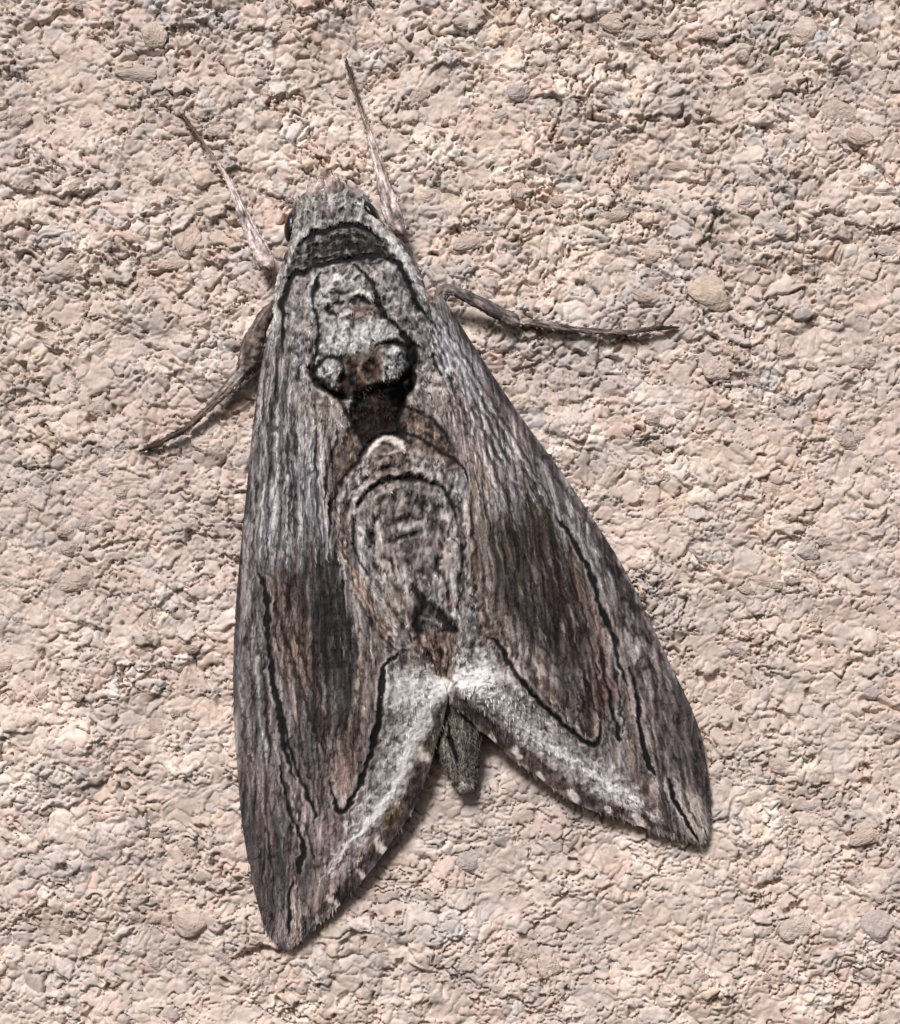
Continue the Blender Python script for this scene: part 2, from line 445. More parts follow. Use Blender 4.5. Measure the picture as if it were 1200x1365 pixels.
# broad areas, from the bottom coat up
patch([(365, 420), (440, 430), (470, 560), (450, 640), (400, 760), (322, 770), (330, 600)], (134, 129, 129), 1, 20)
patch([(560, 400), (640, 470), (760, 640), (800, 720), (700, 690), (640, 600), (560, 500)], (130, 123, 123), 1, 20)
patch([(430, 560), (620, 560), (660, 680), (640, 830), (600, 900), (540, 870), (470, 770), (430, 660)], (146, 139, 137), 1, 18)
patch([(318, 760), (370, 760), (420, 1000), (400, 1150), (330, 1160), (312, 900)], (124, 116, 116), 1, 16)
patch([(316, 1030), (395, 1060), (420, 1150), (400, 1250), (350, 1240), (325, 1110)], (104, 94, 94), .95, 22)
patch([(780, 720), (840, 770), (900, 900), (890, 960), (830, 900), (790, 800)], (118, 110, 110), 1, 16)
patch([(850, 860), (915, 920), (946, 1040), (940, 1100), (905, 1060), (880, 980)], (92, 83, 84), .95, 18)
patch([(800, 930), (880, 1010), (930, 1110), (880, 1110), (800, 1060), (770, 1000)], (136, 126, 123), .9, 18)
patch([(400, 1060), (470, 1070), (500, 1110), (430, 1220), (385, 1250), (395, 1150)], (132, 118, 117), .9, 18)
# thorax
patch([(385, 275), (420, 248), (480, 265), (500, 300), (545, 350), (575, 420), (560, 480), (470, 540), (400, 520), (360, 440), (368, 350)], (134, 129, 128), 1, 8)
patch([(560, 400), (600, 440), (650, 520), (640, 560), (590, 500), (560, 450)], (156, 152, 156), .8, 14)

# streaks that follow the wing veins
body_m = sstep(-25, 15, 105 - np.abs(PX - mid - 8)) * sstep(560, 520, PY)
stk = (0.26 * st1 + 0.18 * st2 + 0.10 * st3) * (1 - 0.75 * body_m)
CAN *= (1 + stk[..., None] * np.array([1.0, 1.02, 1.02]))
CAN *= (1 + (0.18 * fle * (0.35 + 0.85 * body_m))[..., None])
CAN *= (1 + 0.10 * bl[..., None])
REL += (1.3 * st1 + 0.9 * st2) * (1 - body_m) + body_m * (1.6 * fle + 1.0 * fbm(PX / 9, PY / 14, 541, 2))
# brownish and blue-grey drift between scales
bt = 0.6 * sstep(0.05, 0.5, fbm(AA / 16, RR / 80, 551, 2))[..., None]
CAN += bt * (CAN * np.array([1.02, 0.95, 0.91]) - CAN) * 0.8
gt = sstep(0.1, 0.5, fbm(AA / 14, RR / 60, 553, 2))[..., None]
CAN += gt * (CAN * np.array([0.97, 1.0, 1.04]) - CAN)

# ---- left wing: dark discal patch with tan and rust streaks
patch([(378, 762), (440, 750), (462, 800), (474, 860), (478, 920), (468, 965), (452, 985), (436, 955), (424, 900), (412, 850), (396, 800)], (64, 61, 61), .82, 15, nz=.5, rag=34)
patch([(428, 800), (450, 810), (468, 900), (458, 960), (440, 930)], (86, 86, 84), .5, 10, nz=.8, ns=5)
patch([(412, 760), (440, 752), (462, 800), (474, 860), (478, 920), (468, 965), (452, 985), (440, 955), (430, 900), (422, 850)], (54, 52, 53), .7, 12, nz=.5, rag=34)
patch([(350, 772), (372, 768), (392, 812), (404, 862), (408, 905), (396, 912), (378, 870), (360, 822)], (128, 106, 95), .8, 5, nz=.3, rag=24)
patch([(378, 765), (400, 768), (416, 830), (425, 905), (440, 970), (432, 985), (412, 930), (400, 860)], (84, 70, 67), .85, 6, nz=.3, rag=24)
stroke([(362, 790), (378, 840), (396, 900), (418, 970), (440, 1020)], [5, 4, 4, 5, 3], (58, 44, 42), .85, -.8)
stroke([(376, 775), (392, 830), (404, 880), (420, 930)], 3, (60, 46, 42), .7, -.6)
stroke([(372, 850), (384, 905), (396, 960), (410, 1000)], 4, (142, 110, 96), .6)
stroke([(398, 812), (410, 870), (424, 930), (446, 985)], 3.5, (134, 104, 92), .5)
stroke([(420, 960), (440, 1000), (455, 1025)], 4, (84, 66, 64), .7)
# rear field of the left wing, rust and grey stripes
for k in range(9):
    o = k * 8
    stroke([(436 + o * .5, 660 + o * 2), (462 + o * .6, 735 + o * 1.6), (494 + o * .5, 792 + o * 1.2), (522 + o * .25, 840 + o * .5)], 4.5,
           [(112, 86, 74), (176, 160, 150), (92, 76, 70), (168, 148, 136), (128, 98, 84), (186, 174, 166), (104, 84, 78), (150, 132, 122), (84, 70, 66)][k], .72, [-.8, .8][k % 2], brk=.25)
for k, (x0, c) in enumerate([(472, (150, 132, 124)), (480, (108, 90, 86)), (489, (166, 148, 140)), (498, (112, 94, 90))]):
    stroke([(x0 + 8, 870 - k * 4), (x0 + 4, 920), (x0 - 4, 965), (x0 - 18, 1010), (x0 - 34, 1040)], 6, c, .8, .4, brk=.2)
patch([(430, 1010), (480, 960), (478, 1010), (462, 1060), (445, 1050)], (138, 116, 110), .7, 8, nz=.5)
for k in range(13):
    f = k / 12
    stroke([(350 + 70 * f, 800 + 60 * f), (352 + 82 * f, 900 + 40 * f), (360 + 84 * f, 990 + 20 * f), (378 + 62 * f, 1080)], 2.6, [(46, 40, 40), (160, 146, 140) if k < 6 else (78, 72, 70), (60, 50, 49)][k % 3], .5, [-.8, .8, -.6][k % 3], brk=.35)
for k in range(6):
    stroke([(322 + k * 7, 770), (320 + k * 7.5, 860), (323 + k * 8, 950), (330 + k * 9, 1030)], 3, [(62, 55, 57), (166, 161, 160)][k % 2], .6, [-.8, .8][k % 2], brk=.35)
# black vein lines, left
stroke([(343, 765), (354, 785), (357, 840), (364, 905), (374, 965), (386, 1020), (396, 1040)], [5, 5, 6, 5, 4.5, 4, 3], K, .95, -1.5)
stroke([(366, 900), (378, 960), (392, 1015), (408, 1055), (421, 1086), (419, 1096)], [3, 3, 3.5, 3.5, 4.5, 5], K, .9, -1.2)
stroke([(372, 1020), (382, 1065), (396, 1105), (404, 1130), (399, 1165)], [3.5, 4, 4.5, 5, 9], K, .95, -1.4)
stroke([(389, 1172), (386, 1205), (385, 1248)], [4, 3.5, 4], K, .92, -1)
stroke([(546, 867), (524, 877), (511, 893), (509, 930), (504, 965), (494, 1005), (480, 1044), (463, 1078), (452, 1080), (438, 1040)], [4, 5, 6, 6, 6, 5, 5, 6, 6, 3], K, .97, -1.6)
stroke([(404, 1050), (414, 1085), (425, 1075)], 3, (160, 148, 142), .7)
stroke([(396, 1100), (408, 1120), (412, 1090), (402, 1060)], 3, (150, 134, 128), .5)
for k in range(7):
    x0 = 326 + k * 12
    stroke([(x0, 960 + 13 * k), (x0 + 6, 1030 + 9 * k), (x0 + 18, 1110 + 4 * k), (x0 + 24, 1180)], 3, [(70, 56, 58), (150, 138, 136)][k % 2], .6, -.4, brk=.3)
patch([(322, 1060), (340, 1080), (366, 1160), (372, 1236), (355, 1238), (335, 1150)], (84, 73, 75), .45, 8)
stroke([(392, 1240), (400, 1215), (412, 1200)], 12, (168, 160, 150), .55, brk=.3)
# pale band and fringe, left
patch([(516, 905), (552, 886), (590, 912), (578, 960), (548, 1030), (505, 1100), (470, 1130), (462, 1100), (488, 1048), (508, 985)], (168, 163, 160), .85, 7, nz=.35, ns=5)
patch([(548, 900), (592, 905), (584, 950), (560, 1000), (535, 1045), (530, 1010), (545, 960)], (208, 203, 200), .85, 9, nz=.5, ns=5)
stroke([(584, 918), (560, 965), (542, 1010), (528, 1050), (505, 1085), (478, 1112), (455, 1145)], [20, 18, 12, 10, 8, 7, 5], (228, 223, 220), .85, .6, brk=.12)
stroke([(594, 935), (580, 985), (562, 1035), (538, 1085), (502, 1135), (458, 1185), (415, 1228)], [16, 22, 22, 22, 20, 16, 10], (88, 76, 73), .84, -.3, soft=.35)
stroke([(575, 960), (552, 1020), (530, 1068), (496, 1110), (452, 1158)], [6, 7, 7, 7, 6], (176, 158, 150), .5, brk=.4)
for (x, y, r) in ((566, 1008, 9), (531, 1080, 4), (507, 1128, 8), (480, 1166, 5), (447, 1205, 7), (424, 1226, 4)):
    stroke([(x - r * .7, y - r * .8), (x + r * .5, y + r * .6)], r * 1.25, (202, 190, 180), .92, .3, taper=False)
patch([(508, 1096), (520, 1080), (536, 1078), (530, 1096), (514, 1112)], (98, 82, 62), .8, 5)
patch([(450, 1190), (472, 1176), (478, 1186), (456, 1206)], (62, 54, 50), .8, 5)
stroke([(440, 1100), (470, 1125), (452, 1150)], 8, (108, 92, 92), .6, brk=.2)

# ---- right wing patch
patch([(660, 700), (700, 676), (744, 690), (760, 722), (776, 785), (792, 850), (806, 925), (796, 965), (776, 940), (744, 886), (700, 836), (664, 800), (652, 745)], (76, 69, 66), .84, 15, nz=.45, rag=34)
patch([(668, 700), (702, 680), (735, 690), (738, 730), (700, 760), (672, 760)], (72, 63, 54), .75, 12, nz=.3, rag=34)
patch([(664, 770), (700, 770), (740, 850), (770, 920), (780, 950), (745, 890), (700, 836)], (74, 70, 68), .7, 10, nz=.5)
patch([(712, 720), (742, 725), (756, 800), (768, 880), (760, 900), (738, 830)], (74, 57, 56), .75, 7, nz=.3, rag=24)
patch([(748, 715), (768, 740), (792, 810), (806, 880), (800, 900), (780, 830), (760, 770)], (128, 106, 97), .65, 5, nz=.4, rag=20)
patch([(788, 860), (812, 880), (818, 930), (806, 950), (792, 905)], (104, 72, 66), .7, 7, nz=.3)
stroke([(704, 740), (706, 790), (722, 840), (748, 900), (772, 930)], 4, (130, 116, 110), .55, brk=.3)
stroke([(735, 725), (748, 790), (764, 850), (782, 905), (796, 950)], 3.5, (46, 36, 36), .85, -.6)
stroke([(756, 745), (772, 800), (786, 850), (800, 900)], 3.5, (52, 40, 40), .8, -.6)
stroke([(720, 760), (735, 820), (756, 880)], 3, (52, 42, 42), .6)
stroke([(762, 735), (784, 790), (798, 840)], 3, (176, 146, 132), .55)
stroke([(690, 700), (692, 760), (700, 820)], 4, (64, 54, 42), .5)
for k in range(12):
    f = k / 11
    stroke([(668 + 84 * f, 715 - 10 * f), (680 + 96 * f, 775), (705 + 92 * f, 835 + 10 * f), (745 + 66 * f, 890 + 30 * f)], 2.6, [(42, 36, 36), (112, 98, 92), (56, 44, 43)][k % 3], .5, [-.8, .8, -.6][k % 3], brk=.3)
for k in range(7):
    f = k / 6
    stroke([(760 + 40 * f, 690 + 10 * f), (800 + 42 * f, 770 + 10 * f), (830 + 46 * f, 850 + 12 * f), (850 + 52 * f, 930 + 10 * f)], 3, [(160, 156, 156), (66, 58, 60)][k % 2], .5, [.8, -.8][k % 2], brk=.4)
# rear field stripes, right
for k, c in enumerate([(150, 130, 122), (98, 84, 78), (168, 152, 142), (110, 92, 84), (160, 142, 134), (92, 80, 76)]):
    x0 = 640 + k * 9
    stroke([(x0 - 4, 800), (x0 + 6, 845), (x0 + 30 + k * 4, 895), (x0 + 70 + k * 7, 945), (x0 + 98 + k * 8, 972)], 6, c, .7, [.5, -.5][k % 2], brk=.25)
patch([(760, 925), (785, 945), (800, 965), (790, 985), (772, 965)], (148, 124, 112), .55, 6, nz=.3)
# costal field: grey with dark blotches
stroke([(752, 690), (780, 730), (806, 775), (826, 815)], 16, (164, 160, 160), .65, brk=.2)
stroke([(775, 690), (806, 740), (838, 800), (868, 860)], 9, (74, 66, 68), .6, brk=.25)
stroke([(745, 640), (790, 705), (838, 785), (876, 868), (906, 930)], 7, (84, 74, 76), .8)
for (p, q) in (((800, 745), (830, 770)), ((828, 800), (858, 812)), ((838, 838), (872, 850)), ((846, 872), (868, 888))):
    stroke([p, q], 13, (62, 54, 56), .6, brk=.2)
stroke([(832, 838), (840, 865), (846, 885)], 13, (176, 172, 168), .7, brk=.3)
stroke([(890, 905), (905, 950)], 14, (150, 134, 130), .4, brk=.3)
for k in range(6):
    x0 = 836 + k * 13
    stroke([(x0, 880 + 12 * k), (x0 + 16, 950 + 10 * k), (x0 + 28, 1010 + 8 * k), (x0 + 40, 1060 + 5 * k)], 3.2, [(148, 134, 130), (78, 62, 66)][k % 2], .5, brk=.3)
# black vein lines, right
stroke([(742, 684), (756, 708), (776, 742), (792, 778), (802, 812), (818, 850), (828, 890), (836, 915)], [3, 5, 5.5, 5, 5, 5, 4, 3], K, .95, -1.5)
stroke([(668, 690), (705, 677), (742, 684), (745, 690)], 4, (70, 58, 50), .4, -.8, brk=.3)
stroke([(802, 860), (808, 905), (816, 945), (823, 975), (824, 990)], [3, 3, 3.5, 4.5, 6], K, .92, -1.2)
stroke([(818, 860), (822, 910), (830, 950), (828, 978)], 3, K, .6, -.8)
stroke([(838, 890), (848, 920), (853, 965), (860, 1005), (874, 1034)], [4, 4.5, 5, 5, 9], K, .96, -1.5)
stroke([(893, 1040), (897, 1064), (912, 1090), (932, 1122)], [3, 5, 4, 4], K, .92, -1)
stroke([(646, 850), (664, 860), (686, 892), (724, 942), (756, 968), (782, 991), (797, 988), (800, 950)], [3, 5, 6, 6, 5.5, 5.5, 4.5, 3], K, .97, -1.6)
stroke([(862, 1010), (872, 1020), (868, 1000), (864, 985)], 3, (170, 156, 148), .6)
# pale band and fringe, right
patch([(604, 880), (640, 858), (668, 880), (720, 950), (780, 1000), (845, 1050), (850, 1085), (780, 1060), (700, 1005), (640, 955), (606, 915)], (170, 165, 162), .85, 7, nz=.35, ns=5)
patch([(604, 895), (640, 890), (665, 915), (690, 955), (660, 945), (620, 925)], (208, 203, 201), .85, 8, nz=.5, ns=5)
stroke([(610, 910), (650, 930), (690, 962), (730, 995), (775, 1022), (815, 1050), (845, 1068)], [16, 16, 11, 10, 9, 9, 6], (224, 219, 216), .8, .6, brk=.14)
stroke([(606, 928), (640, 958), (680, 995), (730, 1032), (790, 1068), (850, 1092), (910, 1114)], [14, 20, 20, 20, 18, 14, 10], (90, 77, 75), .84, -.3, soft=.35)
stroke([(640, 940), (690, 982), (740, 1020), (800, 1056)], [6, 7, 7, 6], (178, 158, 152), .5, brk=.4)
for (x, y, r) in ((658, 984, 5), (690, 1006, 7), (765, 1062, 8), (722, 1036, 4), (852, 1096, 9), (812, 1081, 4)):
    stroke([(x - r * .7, y - r * .9), (x + r * .4, y + r * .4)], r * 1.25, (204, 190, 183), .92, .3, taper=False)
patch([(900, 1070), (930, 1060), (942, 1095), (934, 1120), (915, 1105)], (164, 152, 142), .75, 9, nz=.3)
stroke([(860, 1050), (875, 1075), (900, 1098)], 6, (96, 80, 84), .6, brk=.3)

# ---- forward part of both wings: streak bundles along the veins
for k in range(12):
    x0 = 348 + k * 7.2
    stroke([(x0 + 14, 450), (x0 + 2, 540), (x0 - 4 + k * .6, 630), (x0 - 12 + k * 2.2, 755)], [2.5, 3.2, 3.2, 2.5], [(60, 56, 60), (200, 199, 202)][k % 2], .7, [-1, 1][k % 2], brk=.25)
stroke([(346, 470), (334, 570), (326, 670), (318, 760), (314, 850)], 9, (88, 78, 80), .75, brk=.2)
stroke([(370, 540), (368, 640), (372, 740)], 13, (176, 174, 176), .5, brk=.25)
stroke([(384, 575), (383, 600), (386, 650), (384, 720)], 5, (40, 36, 38), .7, brk=.45)
for k in range(11):
    f = k / 10
    stroke([(586 - 22 * f, 420 + 20 * f), (640 - 40 * f, 510 + 20 * f), (692 - 55 * f, 595 + 10 * f), (742 - 70 * f, 680)], [2.5, 3.4, 3.4, 2.5], [(64, 58, 62), (194, 191, 196)][k % 2], .66, [-1, 1][k % 2], brk=.28)
stroke([(606, 425), (640, 478), (690, 558), (745, 640)], 10, (86, 76, 82), .78, brk=.15)
stroke([(590, 440), (612, 490), (640, 540)], 13, (186, 184, 190), .55, brk=.25)
patch([(600, 480), (640, 560), (650, 640), (620, 620), (595, 540)], (160, 142, 140), .5, 12, nz=.5)
# olive flecks beside the abdomen
for (x, y) in ((402, 670), (410, 720), (632, 650), (640, 700), (648, 640), (636, 770), (645, 805)):
    stroke([(x, y - 18), (x + 2, y + 18)], 6, (114, 100, 78), .5, brk=.3)

# ---- abdomen: wedge, arcs, radiating hairs
patch([(470, 520), (545, 515), (536, 560), (532, 590), (486, 598), (474, 560)], (52, 40, 38), .94, 8, nz=.2, rel=-7)
patch([(535, 540), (575, 556), (606, 590), (616, 622), (588, 612), (540, 590)], (92, 79, 72), .7, 8, nz=.4)
patch([(474, 560), (484, 596), (480, 622), (452, 654), (440, 670), (434, 650), (442, 600), (455, 572)], (94, 81, 74), .7, 8, nz=.4)
stroke([(534, 540), (560, 550), (588, 570), (604, 596)], [4, 5, 6, 3], (50, 36, 34), .9, -1.5)
stroke([(532, 574), (556, 582), (584, 600), (612, 616), (624, 640)], [5, 5, 6, 5, 3], (44, 32, 32), .9, -1.5)
stroke([(540, 560), (575, 578), (598, 600)], 5, (164, 134, 112), .6, 1)
stroke([(548, 585), (580, 606), (606, 626)], 5, (150, 122, 106), .5, 1)
stroke([(466, 545), (478, 575), (484, 600), (468, 624), (452, 646), (442, 672), (440, 700)], [4, 5, 5, 5, 4, 4, 3], (44, 33, 32), .9, -1.5)
stroke([(450, 575), (444, 605), (436, 640), (432, 665)], 4, (58, 44, 40), .75, -1)
stroke([(462, 580), (468, 605), (452, 632)], 5, (166, 138, 112), .6, 1)
stroke([(448, 570), (430, 565), (412, 578), (404, 600)], 4, (196, 178, 168), .5)
patch([(496, 600), (520, 594), (542, 606), (545, 636), (500, 645), (488, 622)], (112, 98, 90), .85, 8, nz=.4, ns=5)
stroke([(484, 600), (500, 584), (518, 577), (536, 583), (552, 596)], [3, 4, 4.5, 4, 3], (26, 20, 20), .95, -2)
stroke([(488, 608), (500, 592), (516, 586), (532, 592), (546, 604)], [5, 8, 10, 8, 5], (214, 200, 190), .95, 2)
patch([(462, 640), (492, 612), (498, 650), (474, 672), (468, 700), (458, 690)], (172, 160, 157), .6, 7, nz=.5, ns=5)
patch([(548, 606), (592, 622), (606, 650), (575, 640), (548, 634)], (168, 158, 156), .6, 7, nz=.5, ns=5)
for pts, c, ww, rl_ in (
        ([(456, 770), (446, 715), (456, 660), (484, 618), (522, 603), (566, 606), (602, 626), (624, 672), (630, 740), (624, 806)], (178, 164, 158), 7, 2.4),
        ([(468, 772), (458, 715), (466, 668), (492, 634), (540, 620), (586, 632), (610, 668), (618, 735), (614, 800)], (58, 49, 47), 5, -2.4),
        ([(480, 776), (466, 720), (471, 680), (494, 644), (540, 629), (584, 641), (604, 672), (612, 735), (608, 796)], (172, 160, 154), 6, 2.2),
        ([(500, 785), (487, 730), (486, 695), (502, 667), (540, 652), (578, 664), (593, 696), (597, 742), (594, 792)], (176, 166, 160), 7, 2.4),
        ([(510, 790), (497, 735), (498, 702), (514, 680)], (48, 42, 41), 5, -2.4),
        ([(568, 678), (581, 702), (586, 745), (582, 790)], (48, 42, 41), 5, -2.4),
        ([(520, 792), (508, 742), (508, 712)], (186, 176, 170), 6, 2), ([(572, 712), (575, 745), (572, 786)], (182, 172, 166), 6, 2),
        ([(530, 790), (521, 750), (522, 728)], (52, 46, 46), 4, -2), ([(562, 722), (563, 750), (562, 780)], (54, 48, 48), 4, -2)):
    stroke(pts, ww * .9, c, (.84 if c[0] < 100 else .7) * (.7 if len(pts) > 8 else 1), rl_ * 1.3, brk=.28, warp=1.9)
stroke([(474, 684), (480, 668), (494, 652), (516, 641), (540, 638), (570, 642), (592, 655), (604, 676), (607, 700)], [4, 7, 7, 7, 6, 7, 7, 6, 4], (24, 20, 20), .95, -3)
patch([(504, 655), (540, 646), (575, 655), (590, 680), (560, 690), (515, 695), (492, 680)], (112, 104, 98), .8, 9, nz=.5, ns=5)
for k in range(13):
    x0 = 500 + k * 7.5
    stroke([(x0, 650 + abs(k - 6) * 2), (x0 + (k - 6) * 1.2, 668), (x0 + (k - 6) * 2.2, 690 + abs(k - 6) * 2)], 3, [(60, 54, 52), (176, 166, 158)][k % 2], .6, [-1, 1][k % 2], brk=.2)
stroke([(512, 706), (526, 696), (545, 691), (566, 692)], [3, 5, 5, 3], (48, 38, 36), .92, -1.6)
stroke([(520, 710), (536, 704), (556, 700), (578, 702)], [6, 8, 8, 5], (186, 177, 171), .8, 1.4, brk=.25)
stroke([(524, 720), (544, 714), (564, 708)], [5, 7, 5], (30, 26, 28), .95, -1.6)
patch([(520, 720), (570, 716), (580, 745), (560, 790), (540, 770)], (112, 100, 100), .7, 8, nz=.4, ns=5)
for sgn in (-1, 1):
    for k in range(7):
        x0 = 545 + sgn * (10 + k * 11)
        c = [(192, 186, 182), (88, 78, 76), (182, 172, 168), (74, 64, 64), (196, 186, 178), (112, 92, 84), (178, 160, 152)][k]
        if k < 5: stroke([(x0 + sgn * 2, 765), (x0 + sgn * 3 + 4, 780), (x0 + 12 - sgn * (k * .6), 800), (x0 + 24 - sgn * k * 3.2, 838)], 4.2, c, .7, [.9, -.9][k % 2], brk=.22)
        elif 0: stroke([(x0 + sgn * 1, 712 - k * 5), (x0 + sgn * 3 + 4, 745), (x0 + 12 - sgn * (k * .6), 785), (x0 + 24 - sgn * k * 3.2, 830)], 4.2, c, .75, [.9, -.9][k % 2], brk=.22)
stroke([(470, 690), (471, 720), (480, 750), (496, 775)], 4, (40, 34, 34), .8, -1.2, brk=.2)
stroke([(608, 690), (614, 730), (617, 770), (620, 795)], 4, (44, 36, 34), .8, -1.2, brk=.2)
stroke([(628, 655), (630, 700), (636, 750), (630, 800)], 4, (92, 74, 58), .7, -.8, brk=.3)
patch([(508, 798), (545, 790), (552, 812), (540, 836), (515, 830)], (150, 132, 116), .4, 8, nz=.6, ns=5)
patch([(552, 800), (562, 782), (580, 805), (608, 832), (606, 842), (575, 840), (550, 838)], (44, 38, 38), .9, 6, nz=.4, ns=5)
stroke([(556, 784), (566, 806), (552, 834)], 6, (22, 18, 20), .9, -1.5)
stroke([(580, 812), (594, 824), (608, 840), (584, 840)], 6, (24, 20, 22), .85, -1.5)
stroke([(560, 820), (572, 828), (590, 832)], 4, (150, 140, 138), .5, 1)
patch([(598, 795), (606, 795), (606, 806), (598, 806)], (140, 70, 72), .4, 3)
patch([(555, 842), (606, 842), (604, 890), (594, 905), (575, 890), (550, 862)], (120, 100, 92), .85, 7, nz=.4, ns=5)
for k in range(8):
    x0 = 556 + k * 7
    stroke([(x0, 842), (x0 + (4 - k) * 1.5 + 6, 868), (592 + (k - 4) * 1.4, 902)], 3.2, [(64, 50, 48), (160, 132, 116), (84, 66, 62)][k % 3], .75, -.6)
stroke([(594, 908), (592, 922)], 11, (240, 228, 212), .95, 1.5, taper=False)
# visible tip of the abdomen
patch([(586, 950), (606, 938), (628, 955), (638, 990), (632, 1052), (610, 1056), (592, 1020), (576, 985)], (112, 106, 99), 1, 7, nz=.3)
stroke([(598, 968), (602, 985), (606, 1004), (610, 1016)], [6, 6, 5, 3], (40, 36, 34), .9, -4)
stroke([(620, 955), (612, 985), (618, 1025)], 4, (158, 146, 138), .5, 1)
stroke([(588, 985), (596, 1012), (612, 1042)], 10, (136, 130, 118), .6, 2.5)
stroke([(628, 960), (630, 1000), (628, 1040)], 4, (78, 66, 66), .6)
stroke([(612, 1047), (628, 1048)], 7, (168, 158, 152), .7, taper=False)

# ---- thorax and head
patch([(400, 328), (428, 312), (470, 302), (500, 312), (528, 338), (505, 344), (440, 350), (388, 372), (386, 350)], (60, 55, 55), .93, 6, nz=.3, ns=6, rel=-4)
stroke([(398, 328), (412, 316), (436, 306), (466, 299), (490, 306), (510, 320)], [5, 6, 7, 8, 6, 3], K, .95, -2.5)
stroke([(402, 340), (430, 326), (462, 318), (494, 326), (516, 340)], 4, (38, 34, 34), .7, -1.5, brk=.3)
stroke([(396, 356), (424, 338), (452, 330), (486, 336)], 5, (124, 116, 114), .55, 1.4, brk=.3)
stroke([(392, 366), (420, 352), (450, 344)], 4, (118, 112, 110), .5, 1.2, brk=.3)
for k in range(16):
    f = k / 15
    stroke([(402 + 100 * f, 322 - 14 * math.sin(f * 3.1)), (398 + 112 * f, 336 - 12 * math.sin(f * 3.1)), (392 + 128 * f, 356 - 14 * math.sin(f * 2.6))], 2.6, [(30, 27, 28), (128, 120, 118), (44, 38, 40)][k % 3], .6, [-1, 1, -1][k % 3], brk=.25)
for k, dy in enumerate((4, 10, 16, 23, 30, 36)):
    stroke([(398 - dy * .3, 330 + dy), (424, 314 + dy), (462, 305 + dy), (494, 312 + dy), (514 + dy * .2, 326 + dy * .6)], 2.8, [(136, 130, 127), (24, 22, 23), (118, 110, 108), (30, 26, 28), (128, 122, 120), (36, 32, 32)][k], .72, [1.6, -1.6][k % 2], brk=.34, warp=2.0)
stroke([(384, 374), (400, 362), (430, 353), (462, 345), (496, 341), (526, 348)], [6, 6, 4, 5, 7, 6], K, .93, -2.5, brk=.12)
stroke([(394, 364), (382, 384), (376, 405), (376, 430), (378, 470)], [7, 7, 6, 5, 3], K, .95, -2.2)
stroke([(505, 342), (528, 349), (541, 366), (550, 390), (560, 412), (567, 422)], [5, 6, 6, 6, 5, 3], K, .95, -2.2)
stroke([(492, 286), (512, 310), (532, 334), (552, 366), (568, 400)], [8, 11, 14, 12, 8], (196, 192, 188), .75, 2, brk=.12)
stroke([(372, 355), (368, 390), (366, 440), (366, 480)], [8, 9, 9, 8], (190, 187, 184), .65, 1.2, brk=.15)
stroke([(398, 312), (392, 330), (384, 350), (376, 372)], [7, 7, 6, 6], (182, 178, 174), .75, 1.5)
# head scales
patch([(386, 285), (398, 260), (425, 250), (462, 256), (484, 270), (488, 292), (440, 300), (395, 312)], (130, 128, 122), .9, 6, nz=.3, ns=5)
for k in range(15):
    x0 = 394 + k * 6.4
    stroke([(x0 + 2 + k * .2, 258 + abs(k - 6) * 1.4), (x0 + (k - 7) * .5, 280), (x0 - 1 + (k - 7) * .2, 302 - k * .3)], 3, [(92, 90, 86), (186, 186, 178), (120, 112, 112)][k % 3], .7, [-1, 1, 0][k % 3], brk=.15)
patch([(424, 278), (452, 272), (456, 294), (428, 300)], (112, 100, 104), .6, 7, nz=.4)
stroke([(470, 268), (490, 278), (488, 290)], 8, (176, 178, 172), .6, brk=.2)
# central shield
stroke([(428, 362), (421, 385), (419, 405), (425, 430), (424, 460), (418, 492)], [5, 6, 5, 4, 4, 6], K, .93, -2.2, brk=.1)
stroke([(474, 352), (487, 366), (500, 384), (506, 408), (522, 428), (540, 448), (551, 468), (553, 486)], [5, 6, 5, 6, 6, 7, 7, 5], K, .95, -2.4)
patch([(432, 360), (470, 356), (492, 378), (503, 408), (490, 428), (440, 428), (426, 405)], (140, 134, 130), .7, 8, nz=.6, ns=5)
for (a, b, c, ww) in (((440, 385), (452, 392), (466, 388), 6), ((448, 405), (440, 416), (450, 424), 6), ((478, 366), (470, 378), (486, 384), 5), ((466, 402), (480, 398), (494, 404), 6), ((436, 398), (446, 406), (458, 402), 5)):
    stroke([a, b, c], ww, (34, 30, 30), .85, -1.6, warp=1.6)
for (a, b, c, ww) in (((432, 408), (440, 402), (446, 408), 7), ((466, 372), (476, 380), (486, 372), 7), ((470, 392), (486, 390), (498, 398), 8), ((452, 416), (462, 420), (472, 414), 7), ((444, 372), (456, 368), (466, 362), 6)):
    stroke([a, b, c], ww, (206, 202, 196), .8, 1.6, warp=1.6)
patch([(468, 404), (495, 406), (502, 420), (484, 428), (468, 420)], (98, 76, 69), .8, 6, nz=.4, ns=5)
patch([(430, 432), (470, 424), (512, 426), (534, 452), (500, 474), (450, 478), (424, 476)], (168, 167, 165), .85, 8, nz=.6, ns=4)
for k in range(12):
    x0 = 432 + k * 8
    stroke([(x0 + 3, 430), (x0 - 1, 446), (x0 + 2, 464)], 2.6, [(88, 86, 86), (232, 232, 230)][k % 2], .7, [-1, 1][k % 2], brk=.2, warp=1.6)
patch([(548, 492), (585, 500), (606, 556), (572, 552), (546, 532)], (180, 168, 162), .7, 9, nz=.5, ns=5)
patch([(396, 505), (430, 522), (460, 556), (448, 574), (414, 570), (392, 540)], (178, 166, 160), .7, 9, nz=.5, ns=5)
